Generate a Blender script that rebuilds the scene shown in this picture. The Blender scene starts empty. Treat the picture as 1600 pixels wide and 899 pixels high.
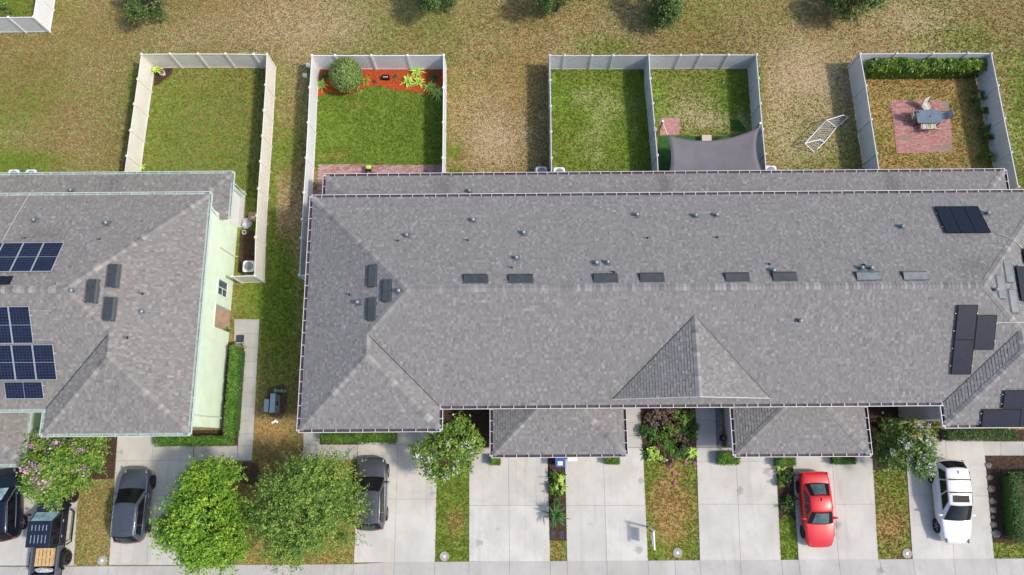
import bpy, math, random
import numpy as np
from mathutils import Vector, Matrix

random.seed(11)
rng = np.random.default_rng(11)
scene = bpy.context.scene
col = scene.collection
R = math.radians

# ------------------------------------------------------------------ camera, sky, sun, exposure
CAM_H = 45.0
FPX = 1113.6                     # focal length in pixels of a 1600 px wide frame
CAM_ROT = Matrix.Rotation(R(12.4), 3, 'X') @ Matrix.Rotation(R(0.14), 3, 'Y') @ Matrix.Rotation(R(-0.425), 3, 'Z')
cam_data = bpy.data.cameras.new('camera')
cam_data.sensor_width = 36.0
cam_data.lens = FPX / 1600 * 36.0
cam_data.clip_end = 3000
cam = bpy.data.objects.new('camera', cam_data)
col.objects.link(cam)
cam.matrix_world = Matrix.Translation((0, 0, CAM_H)) @ CAM_ROT.to_4x4()
scene.camera = cam

SUN_EL, SUN_AZ = R(50), R(-14)   # azimuth from +X, towards -Y (the street)
sun_dir = Vector((math.cos(SUN_EL) * math.cos(SUN_AZ), math.cos(SUN_EL) * math.sin(SUN_AZ), math.sin(SUN_EL)))
world = bpy.data.worlds.new('World')
scene.world = world
world.use_nodes = True
nt = world.node_tree
sky = nt.nodes.new('ShaderNodeTexSky')
sky.sky_type = 'NISHITA'
sky.sun_disc = False
sky.sun_elevation = SUN_EL
sky.sun_rotation = math.atan2(sun_dir.x, sun_dir.y)
sky.dust_density = 2.0
bg = nt.nodes['Background']
nt.links.new(sky.outputs[0], bg.inputs[0])
bg.inputs[1].default_value = 0.15
sl = bpy.data.lights.new('sun', 'SUN')
sl.energy = 2.35
sl.angle = R(4.5)
sl.color = (1.0, 0.93, 0.82)
so = bpy.data.objects.new('sun', sl)
col.objects.link(so)
so.rotation_euler = sun_dir.to_track_quat('Z', 'Y').to_euler()
so.location = (30, -10, 60)
scene.view_settings.view_transform = 'Standard'
scene.view_settings.look = 'None'
scene.view_settings.gamma = 1
scene.view_settings.exposure = 0.45

# ------------------------------------------------------------------ survey helpers
def ray(px, py):
    return CAM_ROT @ Vector(((px - 800) / FPX, -(py - 449.5) / FPX, -1.0))

def P(px, py, z=0.0):
    """ground position (metres) of a point measured in the photograph that stands at height z"""
    d = ray(px, py)
    t = (z - CAM_H) / d.z
    return Vector((d.x * t, d.y * t, z))

def px_of(V):
    """numpy: project world points back to photo pixels (only used to classify lawn zones)"""
    M = np.array(CAM_ROT)
    c = (V - np.array([0, 0, CAM_H])) @ M
    return 800 + FPX * c[:, 0] / -c[:, 2], 449.5 - FPX * c[:, 1] / -c[:, 2]

# ------------------------------------------------------------------ materials
def new_mat(name):
    m = bpy.data.materials.new(name)
    m.use_nodes = True
    n = m.node_tree.nodes
    return m, n, m.node_tree.links, n['Principled BSDF']

def noise(n, l, scale, detail=4, coord=None, rough=0.6):
    t = n.new('ShaderNodeTexNoise')
    t.inputs['Scale'].default_value = scale
    t.inputs['Detail'].default_value = detail
    t.inputs['Roughness'].default_value = rough
    if coord is None:
        coord = n.new('ShaderNodeNewGeometry').outputs['Position']
    l.new(coord, t.inputs['Vector'])
    return t.outputs['Fac']

def mixc(n, l, fac, a, b, blend='MIX'):
    m = n.new('ShaderNodeMix')
    m.data_type = 'RGBA'
    m.blend_type = blend
    for sock, v in ((m.inputs[0], fac), (m.inputs[6], a), (m.inputs[7], b)):
        if isinstance(v, bpy.types.NodeSocket):
            l.new(v, sock)
        elif isinstance(v, (int, float)):
            sock.default_value = v
        else:
            sock.default_value = (*v, 1)
    return m.outputs[2]

def maprange(n, l, v, a, b, c=0.0, d=1.0, smooth=True):
    m = n.new('ShaderNodeMapRange')
    if smooth:
        m.interpolation_type = 'SMOOTHSTEP'
    for i, x in zip((1, 2, 3, 4), (a, b, c, d)):
        m.inputs[i].default_value = x
    l.new(v, m.inputs[0])
    return m.outputs[0]

def math_(n, l, op, a, b):
    m = n.new('ShaderNodeMath')
    m.operation = op
    for sock, v in ((m.inputs[0], a), (m.inputs[1], b)):
        if isinstance(v, bpy.types.NodeSocket):
            l.new(v, sock)
        else:
            sock.default_value = v
    return m.outputs[0]

def attr(n, name):
    a = n.new('ShaderNodeAttribute')
    a.attribute_name = name
    return a.outputs['Fac']

def bump(n, l, bsdf, h, strength=0.4, dist=0.02):
    b = n.new('ShaderNodeBump')
    b.inputs['Strength'].default_value = strength
    b.inputs['Distance'].default_value = dist
    l.new(h, b.inputs['Height'])
    l.new(b.outputs[0], bsdf.inputs['Normal'])

def plain(name, c, rough=0.6, var=0.12, scale=3.0, metal=0.0, coat=0.0, fine=40.0, spec=None):
    m, n, l, b = new_mat(name)
    f = noise(n, l, scale, 5)
    g = noise(n, l, fine, 2)
    c2 = tuple(x * (1 - var) for x in c)
    c3 = tuple(min(1, x * (1 + var * .6)) for x in c)
    a = mixc(n, l, maprange(n, l, f, .3, .7), c2, c3)
    a = mixc(n, l, maprange(n, l, g, .35, .65, 0, var), a, tuple(x * .6 for x in c))
    l.new(a, b.inputs['Base Color'])
    b.inputs['Roughness'].default_value = rough
    b.inputs['Metallic'].default_value = metal
    b.inputs['Coat Weight'].default_value = coat
    if coat:
        b.inputs['Coat Roughness'].default_value = 0.06
    if spec is not None:
        b.inputs['Specular IOR Level'].default_value = spec
    return m

def leafy(name, c_dark, c_mid, c_light, trans=0.15, rough=0.55):
    m, n, l, b = new_mat(name)
    g = n.new('ShaderNodeNewGeometry')
    ramp = n.new('ShaderNodeValToRGB')
    e = ramp.color_ramp.elements
    e[0].color = (*c_dark, 1); e[0].position = 0.0
    e[1].color = (*c_light, 1); e[1].position = 1.0
    k = e.new(0.55); k.color = (*c_mid, 1)
    f = math_(n, l, 'ADD', math_(n, l, 'MULTIPLY', g.outputs['Random Per Island'], .5),
              math_(n, l, 'MULTIPLY', noise(n, l, 1.3, 3), .40))
    f = math_(n, l, 'ADD', f, math_(n, l, 'MULTIPLY', attr(n, 'tone'), .42))
    l.new(maprange(n, l, f, .16, 1.06, smooth=False), ramp.inputs[0])
    l.new(ramp.outputs[0], b.inputs['Base Color'])
    b.inputs['Roughness'].default_value = rough
    tr = n.new('ShaderNodeBsdfTranslucent')
    l.new(ramp.outputs[0], tr.inputs[0])
    mx = n.new('ShaderNodeMixShader')
    mx.inputs[0].default_value = trans
    l.new(b.outputs[0], mx.inputs[1]); l.new(tr.outputs[0], mx.inputs[2])
    l.new(mx.outputs[0], n['Material Output'].inputs[0])
    return m

def lawn_material(name, blades):
    m, n, l, b = new_mat(name)
    lush, bare, dry = attr(n, 'lush'), attr(n, 'bare'), attr(n, 'dry')
    n1, n2, n3 = noise(n, l, .9, 4), noise(n, l, 2.6, 5, rough=.7), noise(n, l, 10.0, 3)
    n4 = noise(n, l, 42.0, 2)
    lu = math_(n, l, 'ADD', lush, maprange(n, l, n2, .3, .7, -.42, .42))
    c = mixc(n, l, maprange(n, l, lu, .1, .95), (.285, .198, .080), (.170, .275, .032))
    dryish = maprange(n, l, lush, .2, 1.0, .55, .12, False)
    c = mixc(n, l, math_(n, l, 'MULTIPLY', maprange(n, l, n3, .42, .7), dryish), c, (.335, .270, .095))
    dr = math_(n, l, 'ADD', dry, maprange(n, l, n3, .25, .75, -.30, .30))
    dr = math_(n, l, 'ADD', dr, maprange(n, l, n1, .3, .7, -.12, .12))
    c = mixc(n, l, maprange(n, l, dr, .42, .78), c, (.460, .290, .115))
    ba = math_(n, l, 'ADD', bare, maprange(n, l, n3, .32, .68, -.46, .46))
    ba = math_(n, l, 'ADD', ba, maprange(n, l, n2, .3, .7, -.20, .20))
    c = mixc(n, l, maprange(n, l, ba, .50, .80, 0, .9), c, (.540, .410, .275))
    c = mixc(n, l, maprange(n, l, n4, .35, .65, 0, .32), c, (.080, .078, .026))
    if blades:
        r = attr(n, 'rnd')
        c = mixc(n, l, maprange(n, l, r, 0, 1, 0, .36, False), c, (.36, .37, .090), 'MIX')
        tr = n.new('ShaderNodeBsdfTranslucent')
        l.new(c, tr.inputs[0])
        mx = n.new('ShaderNodeMixShader'); mx.inputs[0].default_value = .25
        l.new(b.outputs[0], mx.inputs[1]); l.new(tr.outputs[0], mx.inputs[2])
        l.new(mx.outputs[0], n['Material Output'].inputs[0])
    else:
        bump(n, l, b, n4, .6, .04)
    l.new(c, b.inputs['Base Color'])
    b.inputs['Roughness'].default_value = .9
    b.inputs['Specular IOR Level'].default_value = .1
    return m

def concrete(name, c, stain=.5):
    m, n, l, b = new_mat(name)
    oi = n.new('ShaderNodeObjectInfo')
    a, f, s = noise(n, l, .55, 5), noise(n, l, 38, 3), noise(n, l, 1.7, 6, rough=.7)
    cc = mixc(n, l, maprange(n, l, a, .3, .7), tuple(x * .84 for x in c), tuple(min(1, x * 1.06) for x in c))
    cc = mixc(n, l, maprange(n, l, oi.outputs['Random'], 0, 1, 0, .32, False), cc, tuple(x * .68 for x in c))
    cc = mixc(n, l, maprange(n, l, s, .52, .78, 0, stain), cc, (c[0] * .58, c[1] * .55, c[2] * .50))
    cc = mixc(n, l, maprange(n, l, f, .4, .7, 0, .22), cc, tuple(x * .6 for x in c))
    rs = noise(n, l, .35, 3)
    cc = mixc(n, l, maprange(n, l, rs, .58, .75, 0, .20), cc, (.52, .36, .22))
    vo = n.new('ShaderNodeTexVoronoi')
    vo.inputs['Scale'].default_value = .42
    l.new(n.new('ShaderNodeNewGeometry').outputs['Position'], vo.inputs['Vector'])
    wob = math_(n, l, 'ADD', vo.outputs['Distance'], maprange(n, l, s, .2, .8, -.06, .10))
    cc = mixc(n, l, maprange(n, l, wob, .07, .15, .42, 0), cc, (.10, .098, .095))
    mp = n.new('ShaderNodeMapping'); mp.inputs['Scale'].default_value = (2.2, .22, 1)
    l.new(n.new('ShaderNodeNewGeometry').outputs['Position'], mp.inputs['Vector'])
    tyre = noise(n, l, 1.0, 5, mp.outputs['Vector'], .65)
    cc = mixc(n, l, maprange(n, l, tyre, .5, .75, 0, .38), cc, (c[0] * .55, c[1] * .54, c[2] * .52))
    l.new(cc, b.inputs['Base Color'])
    b.inputs['Roughness'].default_value = .88
    bump(n, l, b, f, .25, .01)
    return m

def shingle_mat(name, c1, c2, c3, tint):
    m, n, l, b = new_mat(name)
    sh = attr(n, 'shade')
    ramp = n.new('ShaderNodeValToRGB')
    e = ramp.color_ramp.elements
    e[0].color = (*c1, 1); e[1].color = (*c3, 1)
    k = e.new(.5); k.color = (*c2, 1)
    l.new(sh, ramp.inputs[0])
    big = noise(n, l, .28, 5, rough=.7)
    c = mixc(n, l, maprange(n, l, big, .35, .7, 0, .25), ramp.outputs[0], tint)
    gr = noise(n, l, 60, 2)
    c = mixc(n, l, maprange(n, l, gr, .35, .7, 0, .35), c, tuple(x * .5 for x in c1))
    st = noise(n, l, .8, 4)
    c = mixc(n, l, maprange(n, l, st, .64, .82, 0, .18), c, (.10, .097, .094))
    l.new(c, b.inputs['Base Color'])
    b.inputs['Roughness'].default_value = .92
    b.inputs['Specular IOR Level'].default_value = .25
    bump(n, l, b, gr, .3, .01)
    return m

def islands(name, cols, rough=.85, scale=8.0, lo=0., hi=1.):
    m, n, l, b = new_mat(name)
    g = n.new('ShaderNodeNewGeometry')
    ramp = n.new('ShaderNodeValToRGB')
    e = ramp.color_ramp.elements
    e[0].color = (*cols[0], 1); e[1].color = (*cols[-1], 1)
    for i, c in enumerate(cols[1:-1]):
        k = e.new((i + 1) / (len(cols) - 1)); k.color = (*c, 1)
    l.new(g.outputs['Random Per Island'], ramp.inputs[0])
    c = mixc(n, l, maprange(n, l, noise(n, l, scale, 4), .35, .7, 0, .45), ramp.outputs[0], tuple(x * .55 for x in cols[0]))
    l.new(c, b.inputs['Base Color'])
    b.inputs['Roughness'].default_value = rough
    b.inputs['Specular IOR Level'].default_value = .25
    return m

def glassy(name, c, rough=.06):
    m, n, l, b = new_mat(name)
    a = mixc(n, l, maprange(n, l, noise(n, l, 2.5, 3), .35, .65, 0, .6), c, tuple(x * 2.2 + .004 for x in c))
    l.new(a, b.inputs['Base Color'])
    b.inputs['Roughness'].default_value = rough
    b.inputs['IOR'].default_value = 1.52
    b.inputs['Specular IOR Level'].default_value = .4
    return m

MT = {}
MT['lawn'] = lawn_material('lawn_soil', False)
MT['blade'] = lawn_material('grass_blade', True)
MT['drive'] = concrete('driveway_concrete', (.590, .565, .520), .34)
MT['walk'] = concrete('walkway_concrete', (.495, .475, .445), .45)
MT['joint'] = plain('joint_filler', (.24, .23, .21), .95)
MT['shingle'] = shingle_mat('shingle_grey', (.158, .151, .147), (.242, .233, .228), (.380, .368, .359), (.240, .224, .214))
MT['shingle_w'] = shingle_mat('shingle_warm_grey', (.155, .148, .142), (.248, .234, .222), (.405, .382, .362), (.262, .228, .200))
MT['deck'] = plain('roof_underlay', (.09, .088, .088), .95)
MT['white'] = plain('white_paint', (.80, .80, .79), .45, .05)
MT['lilac'] = plain('lilac_white_paint', (.62, .58, .61), .45, .06)
MT['trough'] = plain('gutter_inside', (.085, .060, .080), .7, .35, 1.5)  # leaf litter, with the shade inside the trough darkened into the colour
MT['trough_w'] = plain('gutter_inside_pale', (.42, .50, .47), .6, .3, 1.5)
MT['mint'] = plain('mint_stucco', (.72, .84, .655), .85, .06, 1.2, fine=70)
MT['mint_trim'] = plain('mint_trim', (.55, .66, .59), .6, .06)
MT['grey_wall'] = plain('grey_stucco', (.42, .40, .40), .85, .08, 1.2, fine=70)
MT['blue_grey'] = plain('blue_grey_trim', (.40, .46, .52), .6, .08)
MT['vinyl_w'] = plain('white_vinyl', (.78, .78, .79), .42, .05, .8)
MT['vinyl_c'] = plain('cream_vinyl', (.78, .74, .66), .45, .07, .8)
MT['vinyl_g'] = plain('grey_vinyl', (.60, .615, .62), .45, .07, .8)
MT['black_met'] = plain('vent_metal_dark', (.050, .060, .070), .5, .2, spec=.3)
MT['grey_met'] = plain('vent_metal_grey', (.15, .17, .185), .45, .2, metal=.3)
MT['galv'] = plain('galvanised_metal', (.30, .32, .34), .4, .25, metal=.4)
MT['dark'] = plain('dark_plastic', (.012, .012, .014), .5, .2, spec=.15)
MT['tyre'] = plain('tyre_rubber', (.020, .020, .021), .8, .2)
MT['rim'] = plain('rim_alloy', (.33, .34, .35), .3, .1, metal=.8)
MT['rim_d'] = plain('rim_dark', (.05, .05, .055), .35, .1, metal=.6)
MT['alu'] = plain('aluminium', (.60, .61, .62), .35, .05, metal=.5)
MT['cell'] = islands('solar_cell_blue', [(.010, .014, .034), (.013, .018, .046), (.016, .022, .056)], .16, 3)
MT['cell_k'] = islands('solar_cell_black', [(.007, .011, .025), (.009, .014, .031), (.012, .017, .037)], .4, 3)
MT['cell_gap'] = plain('solar_backsheet', (.055, .072, .11), .4, .05)
MT['cell_gap_k'] = plain('solar_backsheet_black', (.013, .018, .034), .5, .05, spec=.2)
MT['glass_k'] = glassy('car_glass', (.006, .007, .008))
MT['glass_b'] = glassy('car_glass_sky_tint', (.06, .09, .10), .04)  # blue-grey sky reflection put into the glass colour
MT['glass_light'] = glassy('car_glass_light_blue', (.22, .34, .38), .1)  # light blue base colour for some windshields
MT['glass_h'] = glassy('house_glass', (.05, .07, .08), .05)
MT['tint'] = plain('tinted_roof_glass', (.010, .011, .013), .08, .3, spec=.3)
MT['bed_grey'] = plain('bed_liner_grey', (.085, .10, .125), .5, .15)
MT['chrome'] = plain('chrome_trim', (.75, .75, .76), .18, .03, metal=.9)
MT['lamp_w'] = plain('headlamp', (.16, .175, .19), .1, .3, 12)
MT['lamp_r'] = plain('tail_lamp', (.42, .012, .015), .15, .15)
MT['bark'] = plain('bark', (.16, .12, .085), .95, .35, 6)
MT['bark_p'] = plain('bark_pale', (.26, .20, .15), .9, .3, 6)
MT['wood'] = plain('fresh_pine', (.58, .39, .19), .8, .2, 6)
MT['post_wood'] = plain('post_wood', (.30, .17, .08), .85, .25, 6)
MT['mulch_r'] = islands('red_mulch', [(.38, .055, .015), (.52, .095, .025), (.64, .15, .045)], .95, 12)
MT['mulch_rb'] = plain('red_mulch_bed', (.48, .080, .020), .95, .4, 9, fine=30)
MT['mulch_b'] = islands('brown_mulch', [(.045, .026, .016), (.085, .048, .030), (.15, .090, .058)], .95, 12)
MT['mulch_bb'] = plain('brown_mulch_bed', (.075, .046, .030), .95, .4, 9, fine=30)
MT['paver_r'] = islands('red_paver', [(.36, .165, .15), (.43, .21, .19), (.49, .27, .24), (.41, .23, .215)], .9, 6)
MT['paver_m'] = islands('mottled_paver', [(.34, .17, .14), (.42, .22, .19), (.50, .34, .30), (.42, .30, .32)], .9, 6)
MT['sand'] = plain('paver_sand', (.28, .20, .15), .95)
MT['stone'] = plain('field_stone', (.22, .195, .175), .9, .35, 5)
MT['gravel'] = islands('grey_gravel', [(.10, .11, .13), (.28, .30, .33), (.55, .57, .60)], .9, 12)
MT['sail'] = plain('shade_cloth', (.165, .152, .168), .9, .10, 1.2, fine=60)
MT['turf'] = plain('artificial_turf', (.035, .105, .018), .95, .3, 4, fine=60)
MT['net'] = plain('net_cord', (.45, .45, .48), .8)
MT['card'] = plain('cardboard', (.46, .29, .16), .9, .12)
MT['bag'] = plain('plastic_bag', (.56, .57, .60), .35, .15)
MT['blue_bin'] = plain('blue_bin', (.025, .10, .36), .45, .12)
MT['beige'] = plain('beige_plastic', (.60, .52, .42), .6, .1)
MT['pedestal'] = plain('green_pedestal', (.12, .33, .26), .5, .15)
MT['util'] = plain('utility_box_grey', (.34, .42, .49), .4, .12, metal=.3)
MT['lime'] = plain('lime_plastic', (.50, .72, .12), .5, .1)
MT['disc'] = plain('cover_concrete', (.40, .375, .34), .9, .25, 6)
MT['table'] = plain('table_slate_blue', (.145, .195, .25), .38, .15, metal=.2)
MT['sling'] = plain('chair_sling', (.58, .56, .48), .8, .1)
MT['soil'] = plain('bare_soil', (.14, .085, .052), .95, .35, 4, fine=25)
MT['terracotta'] = plain('terracotta', (.40, .27, .19), .85, .2)
L_ = {}
L_['bright'] = leafy('leaf_bright', (.040, .110, .006), (.145, .315, .014), (.40, .54, .045))
L_['olive'] = leafy('leaf_olive', (.030, .074, .010), (.125, .245, .028), (.400, .510, .080))
L_['myrtle'] = leafy('leaf_myrtle', (.040, .100, .012), (.130, .255, .026), (.380, .480, .075))
L_['myrtle_d'] = leafy('leaf_myrtle_dark', (.030, .080, .012), (.090, .190, .026), (.310, .400, .080))
L_['far'] = leafy('leaf_far_tree', (.028, .065, .014), (.075, .140, .024), (.200, .270, .060))
L_['ball'] = leafy('leaf_topiary', (.060, .120, .028), (.175, .275, .060), (.420, .480, .150))
L_['hedge'] = leafy('leaf_hedge', (.038, .105, .010), (.082, .205, .016), (.190, .330, .040))
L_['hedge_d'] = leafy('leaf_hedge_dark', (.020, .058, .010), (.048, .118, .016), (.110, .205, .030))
L_['glossy'] = leafy('leaf_big_glossy', (.022, .065, .008), (.085, .180, .014), (.340, .400, .035), .2, .4)
L_['lime'] = leafy('leaf_lime', (.060, .130, .014), (.175, .280, .022), (.360, .420, .050))
L_['palm'] = leafy('leaf_palm', (.022, .080, .014), (.050, .140, .024), (.120, .230, .045))
L_['rust'] = leafy('leaf_rust', (.060, .045, .030), (.160, .085, .055), (.280, .190, .110))
L_['copper'] = leafy('leaf_copper', (.070, .045, .035), (.170, .105, .080), (.280, .200, .140))
L_['yellow'] = leafy('leaf_yellow', (.160, .200, .020), (.340, .340, .040), (.500, .440, .080))
L_['pink'] = leafy('petal_pink', (.52, .20, .40), (.66, .34, .56), (.80, .56, .74), .2)
L_['whitep'] = leafy('petal_white', (.60, .60, .52), (.76, .76, .70), (.86, .86, .82), .2)
L_['magenta'] = leafy('petal_magenta', (.38, .06, .22), (.52, .12, .34), (.62, .22, .44), .2)

# ------------------------------------------------------------------ mesh helpers
base_of = {}

class MB:
    def __init__(s):
        s.v = []; s.f = []; s.a = []
    def add(s, vs, fs, a=None):
        k = len(s.v)
        s.v += [tuple(x) for x in vs]
        s.f += [tuple(i + k for i in f) for f in fs]
        if a is not None:
            s.a += [a] * len(vs)
        return s
    def box(s, x0, x1, y0, y1, z0, z1):
        return s.add([(x0, y0, z0), (x1, y0, z0), (x1, y1, z0), (x0, y1, z0), (x0, y0, z1), (x1, y0, z1), (x1, y1, z1), (x0, y1, z1)],
                     [(3, 2, 1, 0), (4, 5, 6, 7), (0, 1, 5, 4), (1, 2, 6, 5), (2, 3, 7, 6), (3, 0, 4, 7)])
    def obox(s, c, ax, ay, az, hx, hy, hz):
        c = Vector(c); ax = Vector(ax) * hx; ay = Vector(ay) * hy; az = Vector(az) * hz
        q = [c - ax - ay - az, c + ax - ay - az, c + ax + ay - az, c - ax + ay - az, c - ax - ay + az, c + ax - ay + az, c + ax + ay + az, c - ax + ay + az]
        return s.add(q, [(3, 2, 1, 0), (4, 5, 6, 7), (0, 1, 5, 4), (1, 2, 6, 5), (2, 3, 7, 6), (3, 0, 4, 7)])
    def prism(s, pts, z0, z1):
        n = len(pts)
        ar = sum(pts[i][0] * pts[(i + 1) % n][1] - pts[(i + 1) % n][0] * pts[i][1] for i in range(n))
        if ar < 0:
            pts = pts[::-1]
        vs = [(p[0], p[1], z0) for p in pts] + [(p[0], p[1], z1) for p in pts]
        fs = [tuple(range(n - 1, -1, -1)), tuple(range(n, 2 * n))]
        fs += [(i, (i + 1) % n, n + (i + 1) % n, n + i) for i in range(n)]
        return s.add(vs, fs)
    def tube(s, pts, r, n=8, caps=True):
        pts = [Vector(p) for p in pts]
        if not hasattr(r, '__len__'):
            r = [r] * len(pts)
        vs = []; fs = []
        for i, p in enumerate(pts):
            d = (pts[min(i + 1, len(pts) - 1)] - pts[max(i - 1, 0)])
            d = d.normalized() if d.length > 1e-9 else Vector((0, 0, 1))
            a = d.cross(Vector((0, 0, 1)))
            if a.length < 1e-3:
                a = d.cross(Vector((1, 0, 0)))
            a.normalize(); b = d.cross(a)
            for k in range(n):
                t = 2 * math.pi * k / n
                vs.append(p + (a * math.cos(t) + b * math.sin(t)) * r[i])
        for i in range(len(pts) - 1):
            for k in range(n):
                k2 = (k + 1) % n
                fs.append((i * n + k, i * n + k2, (i + 1) * n + k2, (i + 1) * n + k))
        if caps:
            fs.append(tuple(range(n))); fs.append(tuple((len(pts) - 1) * n + k for k in range(n - 1, -1, -1)))
        return s.add(vs, fs)
    def ball(s, c, rx, ry, rz, nu=12, nv=8, lo=-1.0):
        vs = []; fs = []
        for j in range(nv + 1):
            t = math.pi / 2 - (math.pi / 2 * (1 - lo)) * j / nv if lo != -1.0 else math.pi / 2 - math.pi * j / nv
            for i in range(nu):
                p = 2 * math.pi * i / nu
                vs.append((c[0] + rx * math.cos(t) * math.cos(p), c[1] + ry * math.cos(t) * math.sin(p), c[2] + rz * math.sin(t)))
        for j in range(nv):
            for i in range(nu):
                i2 = (i + 1) % nu
                fs.append((j * nu + i, (j + 1) * nu + i, (j + 1) * nu + i2, j * nu + i2))
        return s.add(vs, fs)
    def build(s, name, mat, parent=None, smooth=False, loc=None, subsurf=0, bevel=0, kind=None, attr_name=None):
        if parent is not None:
            b = base_of[parent]
        elif loc is not None:
            b = Vector(loc)
        else:
            a = np.array(s.v)
            b = Vector((a[:, 0].mean(), a[:, 1].mean(), a[:, 2].min()))
        me = bpy.data.meshes.new(name)
        me.from_pydata([(x - b.x, y - b.y, z - b.z) for x, y, z in s.v], [], s.f)
        if isinstance(mat, str):
            mat = MT.get(mat) or L_[mat]
        me.materials.append(mat)
        if s.a and attr_name:
            at = me.attributes.new(attr_name, 'FLOAT', 'POINT')
            at.data.foreach_set('value', np.array(s.a, dtype=np.float32))
        if smooth:
            me.polygons.foreach_set('use_smooth', [True] * len(me.polygons))
        me.update()
        o = bpy.data.objects.new(name, me)
        col.objects.link(o)
        if parent is not None:
            o.parent = parent
        else:
            o.location = b
        base_of[o] = b
        if subsurf:
            md = o.modifiers.new('subsurf', 'SUBSURF'); md.levels = md.render_levels = subsurf
        if bevel:
            md = o.modifiers.new('bevel', 'BEVEL'); md.width = bevel; md.segments = 3 if bevel > .04 else 2; md.limit_method = 'ANGLE'
        if kind:
            o['kind'] = kind
        return o

def np_mesh(name, V, F, mat, parent=None, loc=None, kind=None, attrs=None):
    """many quads/tris at once: V (n,3) world coordinates, F (m,k) indices"""
    b = base_of[parent] if parent is not None else Vector(loc if loc is not None else (float(V[:, 0].mean()), float(V[:, 1].mean()), float(V[:, 2].min())))
    me = bpy.data.meshes.new(name)
    m, k = F.shape
    me.vertices.add(len(V)); me.loops.add(m * k); me.polygons.add(m)
    me.vertices.foreach_set('co', (V - np.array(b)).astype(np.float32).ravel())
    me.loops.foreach_set('vertex_index', F.astype(np.int32).ravel())
    me.polygons.foreach_set('loop_start', np.arange(0, m * k, k, dtype=np.int32))
    me.polygons.foreach_set('loop_total', np.full(m, k, dtype=np.int32))
    if isinstance(mat, str):
        mat = MT.get(mat) or L_[mat]
    me.materials.append(mat)
    for nm, arr in (attrs or {}).items():
        at = me.attributes.new(nm, 'FLOAT', 'POINT')
        at.data.foreach_set('value', arr.astype(np.float32))
    me.update(calc_edges=True)
    me.validate()
    o = bpy.data.objects.new(name, me)
    col.objects.link(o)
    if parent is not None:
        o.parent = parent
    else:
        o.location = b
    base_of[o] = b
    if kind:
        o['kind'] = kind
    return o

def tag(o, label, cat, group=None):
    o['label'] = label; o['category'] = cat
    if group:
        o['group'] = group
    return o

def thing(name, label, cat, loc, group=None, rotz=0.0, local=False):
    o = bpy.data.objects.new(name, None)
    o.empty_display_size = .2
    col.objects.link(o)
    o.location = loc
    o.rotation_euler = (0, 0, rotz)
    base_of[o] = Vector((0, 0, 0)) if local else Vector(loc)
    return tag(o, label, cat, group)

def structure(o):
    o['kind'] = 'structure'
    return o

def copy_part(o, parent, loc=(0, 0, 0), rot=(0, 0, 0), scale=1.0):
    c = o.copy()
    col.objects.link(c)
    c.parent = parent
    c.location = loc; c.rotation_euler = rot
    c.scale = (scale,) * 3
    return c

def vnoise(x, y, scale, seed):
    """smooth value noise, numpy arrays in metres"""
    g = np.random.default_rng(seed).random((64, 64))
    u = x / scale; v = y / scale
    i = np.floor(u).astype(int); j = np.floor(v).astype(int)
    fu = u - i; fv = v - j
    fu = fu * fu * (3 - 2 * fu); fv = fv * fv * (3 - 2 * fv)
    i %= 64; j %= 64
    i2 = (i + 1) % 64; j2 = (j + 1) % 64
    return (g[i, j] * (1 - fu) + g[i2, j] * fu) * (1 - fv) + (g[i, j2] * (1 - fu) + g[i2, j2] * fu) * fv

def in_poly(X, Y, poly):
    ins = np.zeros(X.shape, bool)
    n = len(poly)
    for i in range(n):
        x0, y0 = poly[i][0], poly[i][1]
        x1, y1 = poly[(i + 1) % n][0], poly[(i + 1) % n][1]
        c = ((y0 > Y) != (y1 > Y)) & (X < (x1 - x0) * (Y - y0) / ((y1 - y0) if abs(y1 - y0) > 1e-9 else 1e-9) + x0)
        ins ^= c
    return ins

HARD = []      # outlines (metres) where no grass grows

# ------------------------------------------------------------------ key lines of the two buildings
ZE, ZG, ZL, PITCH = 5.4, 3.1, 2.85, 0.41        # eave heights: main, garages, rear porch
GI = 0.14                                      # gutters hang this far outside the roof edge
XW = (P(485, 307, ZE).x + P(465, 675, ZE).x) / 2 + GI
YN = P(1000, 302, ZE).y - GI
YS = P(1000, 636.5, ZE).y + GI
YW = P(580, 674.5, ZE).y + GI
XN = P(690.5, 655, ZE).x - GI
XRN = P(1472, 650, ZE).x + GI
XE = XRN + (XN - XW)
YL = P(1000, 269, ZL).y - GI
LXE = (P(329, 302, ZE).x + P(299, 678, ZE).x) / 2 - GI
LXN = P(69, 662, ZE).x
LXW = LXN - 30.0
OV = 0.36

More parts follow.
